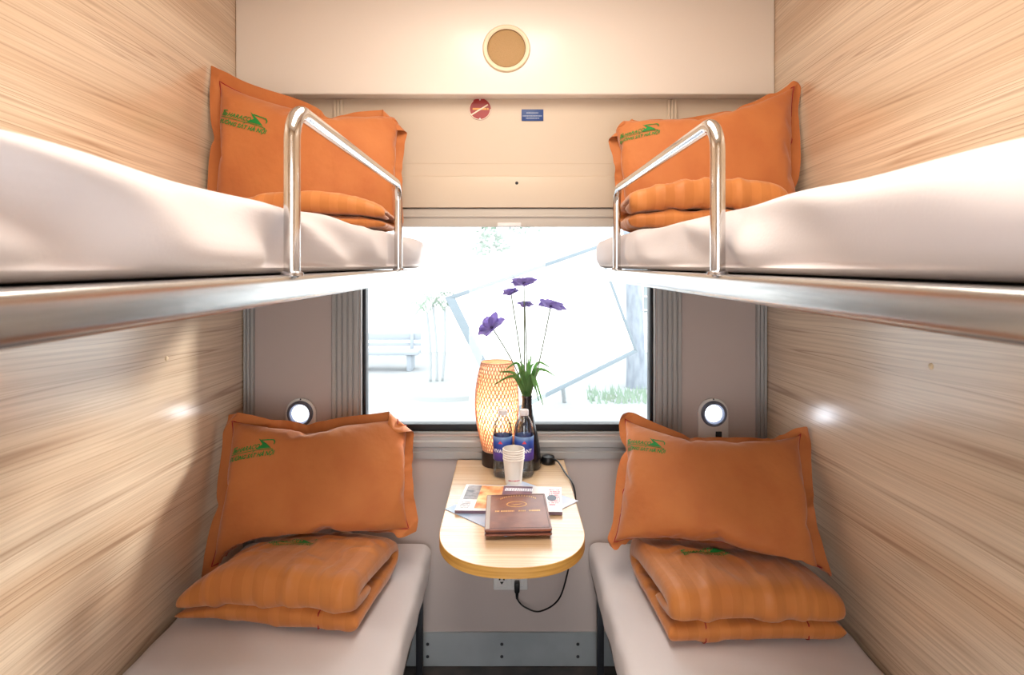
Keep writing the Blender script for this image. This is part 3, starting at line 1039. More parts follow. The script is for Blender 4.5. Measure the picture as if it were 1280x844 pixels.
# table lamp
lx, ly = -0.037, 2.184
tl = thing('table_lamp', (lx, ly, TZ), 'glowing woven bamboo table lamp on a round dark base', 'lamp')
part(MB().lathe([(0.0001, .0005), (.053, .0005), (.054, .003), (.054, .045), (.051, .052), (.03, .053), (.0001, .053)], (lx, ly, TZ)).build('base', mat('dark_lamp_base', lin(42, 28, 24), 0.4)), tl)
S0, SH = TZ + .052, 0.318
def shade_r(t):
    pts = [(0, .050), (.12, .060), (.3, .073), (.5, .079), (.7, .077), (.85, .069), (1, .056)]
    return float(np.interp(t, [a for a, _ in pts], [b for _, b in pts])) * .5 + .5 * (.050 + .006 * t + .026 * math.sin(PI * t) ** .9)
b = MB()
NR, NS = 36, 44
for dr in (1, -1):
    for k in range(NR):
        a0 = 2 * PI * k / NR + (.04 if dr > 0 else 0)
        V = []; Fc = []
        for i in range(NS + 1):
            t = i / NS
            r = shade_r(t) + dr * .0006
            a = a0 + dr * 2.1 * t
            hw = .0022 / r
            z = S0 + SH * t
            for da, rr in ((-hw, r - .0005), (hw, r - .0005), (hw, r + .0005), (-hw, r + .0005)):
                V.append((lx + rr * math.cos(a + da), ly + rr * math.sin(a + da), z))
        for i in range(NS):
            for q in range(4):
                l = (q + 1) % 4
                Fc.append((i * 4 + q, i * 4 + l, i * 4 + 4 + l, i * 4 + 4 + q))
        b.add(V, Fc)
def translucent(name, col, tcol, mixv):
    m = bpy.data.materials.new(name); m.use_nodes = True
    nt = m.node_tree; nt.nodes.remove(nt.nodes['Principled BSDF'])
    d = nt.nodes.new('ShaderNodeBsdfDiffuse'); d.inputs[0].default_value = col
    t = nt.nodes.new('ShaderNodeBsdfTranslucent'); t.inputs[0].default_value = tcol
    mx = nt.nodes.new('ShaderNodeMixShader'); mx.inputs[0].default_value = mixv
    nt.links.new(d.outputs[0], mx.inputs[1]); nt.links.new(t.outputs[0], mx.inputs[2])
    nt.links.new(mx.outputs[0], nt.nodes['Material Output'].inputs[0])
    return m
bam = translucent('bamboo_strip', lin(226, 184, 158), lin(232, 170, 136), 0.3)
sh = part(b.build('bamboo_shade', bam, angle=180), tl)
for t in (0.0, 1.0):
    r = shade_r(t)
    part(MB().tube([(lx + r * math.cos(2 * PI * k / 40), ly + r * math.sin(2 * PI * k / 40), S0 + SH * t + (.003 if t == 0 else -.002)) for k in range(40)], .0026, 8, closed=True).build('rim', bam), sh)
part(MB().lathe([(shade_r(i / 16) - .004, SH * i / 16 * .985 + .003) for i in range(17)], (lx, ly, S0)).build('paper_liner', translucent('paper_liner', lin(255, 226, 190), lin(255, 226, 190), 0.6), angle=180), tl)
bl = part(MB().lathe([(.0001, -.03), (.016, -.024), (.026, -.006), (.028, .01), (.022, .028), (.010, .036), (.0001, .038)], (lx, ly, S0 + .14), 24).build('bulb', mat('warm_bulb', (1, 1, 1, 1), .4, emit=(1, .72, .40, 1), estr=9), angle=180), tl)
part(MB().tube([(lx, ly, TZ + .053), (lx, ly, S0 + .115)], .011, 14).build('lamp_holder', M['black']), tl)
pl = light('lamp_light', 'POINT', (lx + .0, ly - .034, S0 + .14), 1.7, (1, .74, .46), shadow_soft_size=0.008)
part(pl, tl)

# cord with inline switch and plug (belongs to the lamp)
def spline(pts, n=12):
    pts = [Vector(p) for p in pts]
    out = []
    for i in range(len(pts) - 1):
        p0 = pts[max(i - 1, 0)]; p1 = pts[i]; p2 = pts[i + 1]; p3 = pts[min(i + 2, len(pts) - 1)]
        for k in range(n):
            t = k / n
            out.append(0.5 * ((2 * p1) + (p2 - p0) * t + (2 * p0 - 5 * p1 + 4 * p2 - p3) * t * t + (3 * p1 - p0 - 3 * p2 + p3) * t ** 3))
    out.append(pts[-1])
    return out
cpts = spline([(lx + .054, ly + .01, TZ + .006), (.06, 2.212, TZ + .004), (.128, 2.205, TZ + .010), (.150, 2.19, TZ + .016), (.178, 2.15, TZ + .022), (.197, 2.07, TZ + .010),
               (.2145, 1.98, TZ + .002), (.222, 1.965, TZ - .05), (.222, 2.02, .58), (.214, 2.10, .44), (.185, 2.17, .29), (.120, 2.205, .226), (.066, 2.22, .232), (.039, 2.222, .258), (.036, 2.222, .285)])
cd = part(MB().tube(cpts, .0030, 8).build('cord', M['black'], angle=180), tl)
part(MB().lathe([(.0001, 0), (.024, 0), (.027, .004), (.027, .014), (.022, .026), (.010, .031), (.0001, .032)], (.148, 2.192, TZ + .0005), 28).build('cord_switch', M['black']), cd)
part(MB().box(.026, .046, 2.208, 2.2375, .288, .325, .005).tube([(.036, 2.222, .262), (.036, 2.222, .29)], [.0042, .0066], 10).build('plug', M['black']), cd)

# power outlet below the table
ot = thing('power_outlet', (.012, YB, .325), 'white double power outlet on the wall below the table', 'outlet')
part(MB().box(-.051, .076, YB - .009, YB - .0002, .283, .366, .004).build('cover_plate', M['white']), ot)
for x in (-.02, .038):
    s_ = part(MB().box(x - .022, x + .022, YB - .0115, YB - .0088, .298, .352, .003).build('socket', M['white']), ot)
    if x < 0:
        for dx, w_ in ((-.008, .003), (.008, .003)):
            part(MB().box(x + dx - w_, x + dx + w_, YB - .0122, YB - .0116, .322, .330, 0).build('pin_hole', M['black']), s_)
        part(MB().prism([(x - .007, .316), (x + .007, .316), (x, .306)], YB - .0122, YB - .0116, 'xz').build('pin_hole', M['black']), s_)

# ------------------------------------------------------------------ vase and flowers
vx, vy = .070, 2.148
vs = thing('bottle_vase', (vx, vy, TZ), 'tall black tapering bottle vase beside the bamboo lamp', 'vase')
vprof = [(.0001, .001), (.046, .001), (.050, .006), (.050, .03), (.047, .07), (.039, .115), (.029, .155), (.0215, .19), (.0185, .22), (.018, .247), (.0195, .252), (.019, .256), (.016, .254), (.0155, .23), (.016, .19), (.0001, .18)]
part(MB().lathe(vprof, (vx, vy, TZ), 44).build('vase_body', mat('black_glaze', lin(20, 20, 26), 0.22, coat=.4), angle=50), vs)
vtop = Vector((vx, vy, TZ + .25))
purple = mat('violet_petal', lin(136, 118, 196), 0.6, sheen=.2)
vary(purple, lin(118, 100, 180), lin(158, 142, 212), (1, 1, 1), 60)
stem_m = mat('grey_green_stem', lin(104, 112, 92), 0.6)
leaf_m = vary(mat('strap_leaf', lin(92, 140, 76), 0.5), lin(70, 116, 60), lin(132, 168, 104), (1, 1, 1), 30)
def add_translucency(m, amt, col):
    nt = m.node_tree; p = nt.nodes['Principled BSDF']
    t = nt.nodes.new('ShaderNodeBsdfTranslucent'); t.inputs[0].default_value = col
    mx = nt.nodes.new('ShaderNodeMixShader'); mx.inputs[0].default_value = amt
    nt.links.new(p.outputs[0], mx.inputs[1]); nt.links.new(t.outputs[0], mx.inputs[2])
    nt.links.new(mx.outputs[0], nt.nodes['Material Output'].inputs[0])
add_translucency(purple, .6, lin(184, 172, 216)); add_translucency(leaf_m, .6, lin(160, 196, 140))
def petal(b, base, U, R, length, width, cup, curl, ang, lift=0.0):
    """one petal as a curved grid; U = flower axis, R = reference radial"""
    Tn = U.cross(R)
    rad = R * math.cos(ang) + Tn * math.sin(ang)
    side = U.cross(rad)
    V = []; Fc = []
    nl, nw = 7, 6
    for i in range(nl + 1):
        t = i / nl
        el = cup * (1 - .4 * t) - curl * t * t
        c = base + rad * (length * t * math.cos(el * .7)) + U * (length * (math.sin(cup) * t - curl * .5 * t * t) + lift)
        w = width * (math.sin(PI * min(1, t * .80 + .08)) ** .75) * (1 if t < .99 else .8)
        for k in range(nw + 1):
            s_ = k / nw * 2 - 1
            p = c + side * (w * s_) + U * (.18 * w * s_ * s_) + rad * (-.10 * length * abs(s_) ** 2 * t)
            p += U * (.0015 * math.sin(5 * s_ + 7 * t + ang * 3))
            V.append(p[:])
    for i in range(nl):
        for k in range(nw):
            Fc.append((i * (nw + 1) + k, i * (nw + 1) + k + 1, (i + 1) * (nw + 1) + k + 1, (i + 1) * (nw + 1) + k))
    b.add(V, Fc)
def flower(pos, size, axis, root, bend, n, cup, label, seed):
    rnd = random.Random(seed)
    U = Vector(axis).normalized()
    R = U.orthogonal().normalized()
    t = thing('flower', root, label, 'flower', 'purple flowers in the vase')
    mid = (Vector(pos) + root) / 2 + Vector(bend)
    pts = spline([root, mid, Vector(pos)], 14)
    part(MB().tube(pts, .0023, 8).build('stem', stem_m, angle=180), t)
    b = MB()
    for k in range(n):
        petal(b, Vector(pos), U, R, size * rnd.uniform(.9, 1.08), size * .40, cup * rnd.uniform(.75, 1.2), rnd.uniform(.1, .5), 2 * PI * k / n + rnd.uniform(-.15, .15), .001 * (k % 2))
    bo = b.build('blossom', purple, angle=180)
    md = bo.modifiers.new('thick', 'SOLIDIFY'); md.thickness = .0009; md.offset = 0
    part(bo, t)
    c = MB()
    for k in range(16):
        a = k * 2.4; rr = size * .10 * math.sqrt(k / 16)
        d = R * math.cos(a) * rr + U.cross(R) * math.sin(a) * rr
        c.tube([Vector(pos) + d * .5, Vector(pos) + d + U * size * .20], [.0007, .0012], 5)
    part(c.build('stamens', mat('dark_violet_centre', lin(70, 54, 110), .7), angle=180), bo)
fd = 2.13
FLW = [((655, 356), .046, (0.0, -.30, 1), (0, 0, 0), 8, .42, 'tallest purple flower, wide open above the others'),
       ((639, 368), .028, (-.25, -.3, 1), (.004, 0, 0), 7, .65, 'small purple flower just left of the tallest one'),
       ((656, 382), .028, (.1, -.25, 1), (.002, 0, 0), 7, .40, 'smallest purple flower, in the middle under the tallest one'),
       ((688, 385), .048, (.22, -.3, 1), (.004, 0, 0), 7, .40, 'purple flower furthest right over the vase'),
       ((616, 411), .050, (-.55, -.55, .8), (.010, 0, .01), 7, .50, 'lowest purple flower, leaning left over the lamp')]
for i, ((px, py), sz, ax, bend, n, cup, lab) in enumerate(FLW):
    root = vtop + Vector((.004 * (i - 2), .003 * ((i % 3) - 1), -.03))
    flower(P(px, py, fd + .01 * (i % 3)), sz * 1.12, ax, root, bend, n, cup, lab, 20 + i)
# strap leaves
lf = thing('leaf_spray', vtop + Vector((0, 0, -.03)), 'spray of green strap leaves spilling from the vase mouth', 'leaves')
LV = [(-.085, .005, .050, .035), (-.074, .018, .082, .02), (-.055, -.01, .090, .05), (-.020, .01, .105, .02), (.004, -.012, .118, .0), (.020, .012, .100, .02), (.048, -.008, .078, .035),
      (.062, .010, .086, .05), (.030, -.030, -.005, .06), (.042, -.022, -.018, .055), (-.03, -.034, .055, .05), (.013, .02, .128, .0), (.075, .004, .062, .045), (.020, -.032, .03, .05)]
for i, (dx, dy, dz, arch) in enumerate([(a * 1.35, b_ * 1.2 - max(0, -a - .03) * 1.5, c_ * (1.18 if c_ > 0 else 1.4), d_) for a, b_, c_, d_ in LV]):
    r0 = vtop + Vector((random.uniform(-.010, .010), random.uniform(-.01, .01), -.03))
    tip = vtop + Vector((dx, dy, dz))
    mid = vtop + Vector((dx * .42, dy * .42, max(dz, .01) * .55 + .012 + arch))
    pts = spline([r0, vtop + Vector((dx * .10, dy * .1, .012)), mid, tip], 6)
    V = []; Fc = []
    for k, p in enumerate(pts):
        t = k / (len(pts) - 1)
        w = .0052 * (0.45 + .75 * math.sin(PI * min(t * .9 + .1, 1))) * (1 - t ** 5) + .0004
        tan = (pts[min(k + 1, len(pts) - 1)] - pts[max(k - 1, 0)]).normalized()
        sd = tan.cross(Vector((0, -1, .25)).normalized())
        if sd.length < .2: sd = Vector((1, 0, 0))
        sd.normalize(); nn = sd.cross(tan)
        V += [(p - sd * w + nn * .0012)[:], p[:], (p + sd * w + nn * .0012)[:]]
    for k in range(len(pts) - 1):
        Fc += [(k * 3, k * 3 + 1, k * 3 + 4, k * 3 + 3), (k * 3 + 1, k * 3 + 2, k * 3 + 5, k * 3 + 4)]
    o = MB().add(V, Fc).build('leaf', leaf_m, angle=180)
    md = o.modifiers.new('thick', 'SOLIDIFY'); md.thickness = .0008
    part(o, lf)

# ------------------------------------------------------------------ bottles and cups
pet = see_through('clear_plastic', (.965, .975, .985, 1), .05, .03)
water = see_through('water', (.93, .96, .985, 1), .03, 0)
lab_m = mat('bottle_label', lin(60, 64, 160), .3)
nt = lab_m.node_tree
tc = nt.nodes.new('ShaderNodeTexCoord'); sp = nt.nodes.new('ShaderNodeSeparateXYZ'); rp = nt.nodes.new('ShaderNodeValToRGB')
mr = nt.nodes.new('ShaderNodeMapRange'); mr.inputs['From Min'].default_value = .062; mr.inputs['From Max'].default_value = .138
nt.links.new(tc.outputs['Object'], sp.inputs[0]); nt.links.new(sp.outputs[2], mr.inputs['Value']); nt.links.new(mr.outputs[0], rp.inputs['Fac'])
e = rp.color_ramp.elements
e[0].position = 0; e[0].color = lin(58, 44, 128)
e[1].position = 1; e[1].color = lin(120, 150, 190)
for pos_, c in ((.25, (92, 66, 160)), (.5, (40, 56, 140)), (.8, (52, 84, 170))):
    q = e.new(pos_); q.color = lin(*c)
nt.links.new(rp.outputs['Color'], nt.nodes['Principled BSDF'].inputs['Base Color'])
ink = mat('white_label_ink', lin(236, 236, 244), .4)
inkred = mat('red_label_ink', lin(214, 70, 90), .4)
def wrap_text(V, cx, cy, r, a0, z0):
    return [(cx + r * math.sin(x / r + a0), cy - r * math.cos(x / r + a0), z0 + y) for x, y in V]
def bottle(px, d, label, lab_a):
    c = P(px, 590, d); cx, cy = c.x, d
    t = thing('water_bottle', (cx, cy, TZ), label, 'bottle', 'water bottles on the table')
    r = .0335
    prof = [(.0001, .004), (.022, .001), (.030, .003), (r, .010), (r, .05), (r - .0012, .056), (r - .0012, .142), (r, .148), (r, .160), (.031, .176), (.024, .192), (.0155, .204), (.013, .210), (.013, .222)]
    part(MB().lathe(prof, (cx, cy, TZ), 40).build('bottle_body', pet, angle=60), t)
    wp = [(.0001, .006), (.029, .006), (r - .002, .013), (r - .0032, .056), (r - .0032, .142), (r - .003, .160), (.029, .176), (.022, .190), (.0001, .191)]
    part(MB().lathe(wp, (cx, cy, TZ), 32).build('water', water, angle=60), t)
    lb = part(MB().lathe([(r - .0009, .060), (r - .0004, .061), (r - .0004, .139), (r - .0009, .140)], (cx, cy, TZ), 40).build('paper_label', lab_m, angle=60), t)
    V, Fc = text_mesh('VIVANT', .0165, 0, .0004); V, Fc = subdivide2d(V, Fc, .006)
    w_ = max(x for x, _ in V)
    V = [(x - w_ / 2, y) for x, y in V]
    part(obj('label_text', wrap_text(V, cx, cy, r + .0002, lab_a, TZ + .088), Fc, ink, angle=180), lb)
    tri, F3 = subdivide2d([(-.008, 0), (.008, 0), (.003, .007), (0, .010), (-.003, .006)], [(0, 1, 2, 3, 4)], .004)
    part(obj('label_emblem', wrap_text(tri, cx, cy, r + .0002, lab_a, TZ + .118), F3, inkred, angle=180), lb)
    b = MB(); prof = [(.0152, .208), (.0152, .2245), (.0140, .2262), (.0001, .2265)]
    b.lathe(prof, (cx, cy, TZ), 36)
    for k in range(30):
        a = 2 * PI * k / 30
        b.tube([(cx + .0153 * math.cos(a), cy + .0153 * math.sin(a), TZ + .209), (cx + .0153 * math.cos(a), cy + .0153 * math.sin(a), TZ + .224)], .0006, 4)
    part(b.build('cap', mat('pale_cap', lin(220, 214, 216), .4)), t)
    return t
bottle(628.5, 2.062, 'left water bottle with blue and purple label in front of the lamp', -.25)
bottle(655, 2.062, 'right water bottle with blue label in front of the black vase', .0)
cupm = mat('white_paper', lin(236, 230, 222), .7)
for k in range(5):
    z0 = TZ + .0006 + k * .0078
    cx, cy = .021 + .0004 * (k % 2), 1.995
    lab = ['lowest paper cup of the nested stack in front of the bottles, printed at its foot', 'second paper cup up in the nested stack', 'middle paper cup of the nested stack', 'second paper cup from the top of the nested stack', 'topmost paper cup of the nested stack'][k]
    t = thing('paper_cup', (cx, cy, z0), lab, 'cup', 'stacked paper cups')
    prof = [(.0001, .004), (.0255, .004), (.0258, .0), (.0265, .0), (.0345, .0812), (.0338, .0812), (.0262, .0058), (.0001, .0055)]
    part(MB().lathe(prof, (cx, cy, z0), 40).build('cup_wall', cupm, angle=50), t)
    part(MB().tube([(cx + .0346 * math.cos(a), cy + .0346 * math.sin(a), z0 + .0812) for a in [2 * PI * j / 40 for j in range(40)]], .0019, 8, closed=True).build('rolled_rim', cupm, angle=180), t)
    if k == 0:
        b = MB(); rr = random.Random(2)
        for j in range(9):
            x = -.018 + .0045 * j
            w_ = rr.uniform(.0022, .0036)
            b.add(wrap_text([(x, 0), (x + w_, 0), (x + w_, .0035), (x, .0035)], cx, cy, .0284, 0, z0 + .0135), [(0, 1, 2, 3)])
        part(b.build('printed_band', inkred, smooth=False), t)

# ------------------------------------------------------------------ papers on the table
def slab_quad(b, quad, z0, z1, bevel=.0008):
    return b.prism(quad, z0, z1, 'xy', bevel)
# blue leaflet lying turned under the magazine
Q = [PZ(556, 637, TZ), PZ(632, 671.5, TZ), PZ(723, 627, TZ), PZ(648.5, 601, TZ)]
t = thing('leaflet', ((Q[0].x + Q[2].x) / 2, (Q[0].y + Q[2].y) / 2, TZ), 'pale blue leaflet turned cornerwise beneath the magazine', 'leaflet')
part(MB().prism([(q.x, q.y) for q in Q], TZ + .0004, TZ + .0022, 'xy').build('sheet', vary(mat('blue_leaflet', lin(170, 190, 214), .35), lin(150, 176, 208), lin(206, 204, 214), (1, 1, 1), 9), smooth=False), t)
# magazine
mz0, mz1 = TZ + .0026, TZ + .0115
MQ = [PZ(568.5, 638, mz1), PZ(703, 640, mz1), PZ(702, 609, mz1), PZ(583, 605.5, mz1)]
t = thing('magazine', ((MQ[0].x + MQ[2].x) / 2, (MQ[0].y + MQ[2].y) / 2, mz0), 'glossy magazine with an orange picture lying under the brown menu', 'magazine')
gloss_white = mat('gloss_paper', lin(230, 226, 224), .25)
def mq(u, v, z=mz1):
    p = (MQ[0] * (1 - u) + MQ[1] * u) * (1 - v) + (MQ[3] * (1 - u) + MQ[2] * u) * v
    return (p.x, p.y, z)
part(MB().prism([mq(u, v)[:2] for u, v in ((.003, .006), (.997, .006), (.997, .994), (.003, .994))], mz0, mz1 - .0012, 'xy').build('pages', cupm, smooth=False), t)
cv = part(MB().prism([mq(u, v)[:2] for u, v in ((0, 0), (1, 0), (1, 1), (0, 1))], mz1 - .0011, mz1, 'xy').build('cover', gloss_white, smooth=False), t)
part(MB().prism([mq(u, v)[:2] for u, v in ((0, -.001), (1, -.001), (1, .02), (0, .02))], mz0, mz1 - .0003, 'xy').build('spine', mat('magazine_spine', lin(120, 96, 110), .4), smooth=False), t)
def patch(name, u0, u1, v0, v1, m, z=.0002, par=None):
    return part(MB().prism([mq(u, v)[:2] for u, v in ((u0, v0), (u1, v0), (u1, v1), (u0, v1))], mz1 + z - .0001, mz1 + z, 'xy').build(name, m, smooth=False), par or cv)
patch('grey_photo', .03, .17, .40, .96, vary(mat('grey_print', lin(110, 100, 104), .3), lin(70, 62, 70), lin(160, 150, 150), (1, 1, 1), 40))
patch('orange_photo', .17, .40, .08, .96, vary(mat('orange_print', lin(226, 140, 80), .3), lin(220, 110, 50), lin(250, 206, 150), (1, 1, 1), 26))
patch('dark_photo', .40, .70, .50, .98, vary(mat('dusk_print', lin(90, 70, 96), .3), lin(70, 54, 84), lin(150, 110, 120), (1, 1, 1), 20))
rr = random.Random(9)
def ink_marks(name, u0, u1, v0, v1, rows, m, fill=.75, vert=False, z=.0005):
    b = MB()
    for j in range(rows):
        va = v0 + (v1 - v0) * (j + .15) / rows; vb = v0 + (v1 - v0) * (j + .8) / rows
        u = u0
        while u < u1:
            w_ = rr.uniform(.6, 1.3) * (u1 - u0) / 14
            if rr.random() < fill:
                sk = .2 * w_
                q = [mq(u, va), mq(min(u + w_ * .7, u1), va), mq(min(u + w_ * .7, u1) + sk, vb), mq(u + sk, vb)]
                b.prism([x[:2] for x in q], mz1 + z - .0001, mz1 + z, 'xy')
            u += w_
    return part(b.build(name, m, smooth=False), cv)
ink_marks('title_lettering', .42, .70, .74, .93, 1, ink, .95)
ink_marks('small_lettering', .03, .12, .08, .32, 5, mat('grey_ink', lin(130, 126, 136), .4), .8)
ink_marks('red_lettering', .87, .98, .22, .90, 9, mat('pink_red_ink', lin(214, 60, 90), .4), .7)
b = MB(); 
b.prism([mq(.90 + .045 * math.cos(a), .52 + .12 * math.sin(a))[:2] for a in [2 * PI * k / 20 for k in range(20)]], mz1 + .0005, mz1 + .0007, 'xy')
part(b.build('dark_motif', mat('slate_ink', lin(56, 58, 78), .4), smooth=False), cv)
# leather menu
nz0, nz1 = TZ + .0120, TZ + .0290
NQ = [PZ(605.5, 663, nz1), PZ(690.5, 661.5, nz1), PZ(681, 616.5, nz1), PZ(608.5, 618.5, nz1)]
def nq(u, v):
    p = (NQ[0] * (1 - u) + NQ[1] * u) * (1 - v) + (NQ[3] * (1 - u) + NQ[2] * u) * v
    return (p.x, p.y)
def rrect(u0, u1, v0, v1, r=.03, n=5):
    pts = []
    for cu, cv_, a0 in ((u1 - r, v0 + r, -PI / 2), (u1 - r, v1 - r, 0), (u0 + r, v1 - r, PI / 2), (u0 + r, v0 + r, PI)):
        for k in range(n + 1):
            a = a0 + PI / 2 * k / n
            pts.append(nq(cu + r * math.cos(a), cv_ + r * math.sin(a)))
    return pts
t = thing('menu_folder', ((NQ[0].x + NQ[2].x) / 2, (NQ[0].y + NQ[2].y) / 2, nz0), 'brown leather menu folder with gold print, uppermost on the table papers', 'menu')
leather = vary(mat('brown_leather', lin(126, 70, 50), .33, bump=(420, .12)), lin(112, 60, 44), lin(138, 82, 60), (1, 1, 1), 18)
part(MB().prism(rrect(0, 1, 0, 1), nz0, nz0 + .0052, 'xy', .0018).build('back_cover', leather), t)
part(MB().prism(rrect(.015, .985, .02, .985), nz0 + .0054, nz1 - .0066, 'xy').build('pages', mat('maroon_page_edges', lin(74, 34, 34), .5)), t)
fc = part(MB().prism(rrect(0, 1, 0, 1), nz1 - .0064, nz1, 'xy', .0022).build('front_cover', leather), t)
gold = mat('gold_print', lin(214, 168, 104), .35, .6)
def nprism(b, pts): b.prism([nq(u, v) for u, v in pts], nz1 + .0001, nz1 + .0003, 'xy')
part(MB().prism([nq(u, v) for u, v in ((.012, .03), (.072, .03), (.072, .97), (.012, .97))], nz1 + .0001, nz1 + .0003, 'xy').build('spine_sheen_band', mat('painted_spine_sheen', lin(170, 158, 150), .4), smooth=False), fc)  # sheen along the spine, painted as a pale grey band
b = MB()
for k in range(16):
    a = PI * (.80 - .6 * k / 15); w_ = .008
    cu, cv_ = .53 + .36 * math.cos(a), .72 + .22 * math.sin(a)
    nprism(b, [(cu - w_, cv_ - .02), (cu + w_, cv_ - .02), (cu + w_ + .004, cv_ + .02), (cu - w_ + .004, cv_ + .02)])
part(b.build('arched_lettering', gold, smooth=False), fc)
b = MB()
for k in range(28):
    a0, a1 = 2 * PI * k / 28, 2 * PI * (k + 1) / 28
    nprism(b, [(.50 + .17 * math.cos(a0), .68 + .085 * math.sin(a0)), (.50 + .17 * math.cos(a1), .68 + .085 * math.sin(a1)), (.50 + .15 * math.cos(a1), .68 + .07 * math.sin(a1)), (.50 + .15 * math.cos(a0), .68 + .07 * math.sin(a0))])
nprism(b, [(.40, .665), (.52, .68), (.60, .70), (.54, .67), (.46, .65)])
part(b.build('oval_emblem', gold, smooth=False), fc)
b = MB(); u = .13
while u < .86:
    w_ = rr.uniform(.010, .026)
    if rr.random() < .85: nprism(b, [(u, .47), (u + w_, .47), (u + w_ + .004, .505), (u + .004, .505)])
    u += w_ + .008
part(b.build('gold_lettering', gold, smooth=False), fc)
b = MB()
for a_, c_ in (((.09, .04), (.97, .05)), ((.09, .95), (.97, .96))):
    nprism(b, [(a_[0], a_[1]), (c_[0], a_[1]), (c_[0], c_[1]), (a_[0], c_[1])])
nprism(b, [(.963, .04), (.97, .04), (.97, .96), (.963, .96)])
part(b.build('stitched_border', mat('dark_stitch', lin(64, 32, 24), .6), smooth=False), fc)

# ------------------------------------------------------------------ reading lamps
def reading_lamp(px, lab):
    c = P(px, 516, YB)
    cx = c.x; zt = EYE - 166 * YB / F - .0; cz = c.z
    t = thing('reading_lamp', (cx, YB, cz - .12), lab, 'reading lamp', 'reading lamps')
    r = .056
    out = [(cx - r, cz - .125), (cx + r, cz - .125)] + [(cx + r * math.cos(PI * k / 24), cz + r * math.sin(PI * k / 24)) for k in range(25)]
    part(MB().prism(out, YB - .012, YB - .0003, 'xz', .003).build('face_plate', M['white']), t)
    be = part(MB().lathe([(.047, .0125), (.0475, .020), (.043, .026), (.037, .025), (.033, .019), (.031, .014)], (cx, YB, cz), 44, 'y').build('bezel', mat('blue_grey_bezel', lin(112, 120, 140), .35, .5)), t)
    part(MB().lathe([(.0001, .0225), (.012, .022), (.024, .019), (.0315, .0145), (.0315, .0125), (.0001, .0125)], (cx, YB, cz), 36, 'y').build('lens', M['lamp_glow']), t)
    part(MB().box(cx + .007, cx + .030, YB - .0165, YB - .0122, cz - .094, cz - .066, .002).build('switch', M['darksteel']), t)
    part(MB().lathe([(.0001, .0012), (.003, .0006), (.003, 0)], (cx, YB - .012, cz + .0525), 10, 'y').build('screw', M['darksteel']), t)
    l = light('reading_light', 'SPOT', (cx, YB - .03, cz), 0.25, (.80, .87, 1), spot_size=math.radians(150), spot_blend=.8, shadow_soft_size=.03)
    l.rotation_euler = (PI / 2 - .25, 0, PI)
    l.rotation_euler = Vector((0, 1, .3)).to_track_quat('Z', 'Y').to_euler()
    part(l, t)
reading_lamp(377, 'round lit reading lamp on the wall above the left lower pillow')
reading_lamp(890.5, 'round lit reading lamp with dark switch above the right lower pillow')

# ------------------------------------------------------------------ speaker and signs
c = P(633, 61, 2.18)
sp_ = thing('ceiling_speaker', (c.x, 2.18, c.z), 'round cream speaker with tan mesh on the panel above the window', 'speaker')
part(MB().lathe([(.086, .0005), (.086, .004), (.082, .009), (.074, .010), (.069, .007), (.069, .0005)], (c.x, 2.18, c.z), 56, 'y').build('rim', M['cream']), sp_)
gm = mat('tan_mesh', lin(178, 142, 94), .6)
nt = gm.node_tree; tc = nt.nodes.new('ShaderNodeTexCoord'); vo = nt.nodes.new('ShaderNodeTexVoronoi'); vo.inputs['Scale'].default_value = 260
bp_ = nt.nodes.new('ShaderNodeBump'); bp_.inputs['Strength'].default_value = .5; bp_.inputs['Distance'].default_value = .002
nt.links.new(tc.outputs['Object'], vo.inputs['Vector']); nt.links.new(vo.outputs['Distance'], bp_.inputs['Height']); nt.links.new(bp_.outputs[0], nt.nodes['Principled BSDF'].inputs['Normal'])
part(MB().lathe([(.0001, .008), (.04, .0075), (.062, .006), (.0672, .004), (.0672, .001), (.0001, .001)], (c.x, 2.18, c.z), 48, 'y').build('mesh_grille', gm), sp_)
part(MB().lathe([(.0674, .001), (.0674, .0062), (.0688, .0062), (.0688, .001)], (c.x, 2.18, c.z), 48, 'y').build('seam_ring', mat('brown_seam', lin(120, 84, 50), .6)), sp_)

YP = YB - .0042
c = P(600, 137, YB)
sg = thing('no_smoking_sign', (c.x, YP, c.z), 'round red no smoking sign under the speaker panel', 'sign')
R_ = .0405
part(MB().lathe([(.0001, .003), (R_ - .001, .003), (R_, .002), (R_, 0), (.0001, 0)], (c.x, YP, c.z), 44, 'y').build('disc', mat('sign_red', lin(150, 34, 30), .35)), sg)
wh = mat('sign_white', lin(232, 214, 190), .4); yl = mat('sign_yellow', lin(226, 160, 76), .4)
b = MB()
for a in range(70, 300, 10):
    a0, a1 = math.radians(a + 60), math.radians(a + 70)
    b.prism([(c.x + r_ * math.cos(x), c.z + r_ * math.sin(x)) for r_, x in ((R_ - .003, a0), (R_ - .003, a1), (R_ - .0005, a1), (R_ - .0005, a0))], YP - .0034, YP - .0031, 'xz')
part(b.build('white_ring', wh, smooth=False), sg)
part(MB().box(c.x - .027, c.x + .024, YP - .0035, YP - .0031, c.z - .003, c.z + .004).box(c.x + .026, c.x + .032, YP - .0035, YP - .0031, c.z - .003, c.z + .004).build('cigarette_symbol', yl, smooth=False), sg)
part(MB().prism([(c.x - .034, c.z - .020), (c.x - .031, c.z - .024), (c.x + .031, c.z + .014), (c.x + .028, c.z + .018)], YP - .0039, YP - .0036, 'xz').build('slash', wh, smooth=False), sg)
for dz in (.035, -.036):
    part(MB().lathe([(.0001, .0046), (.002, .0044), (.0032, .0031)], (c.x, YP, c.z + dz), 12, 'y').build('screw', M['white']), sg)
c = P(665.5, 144.5, YB)
sg = thing('notice_plate', (c.x, YP, c.z), 'small blue notice plate right of the no smoking sign', 'sign')
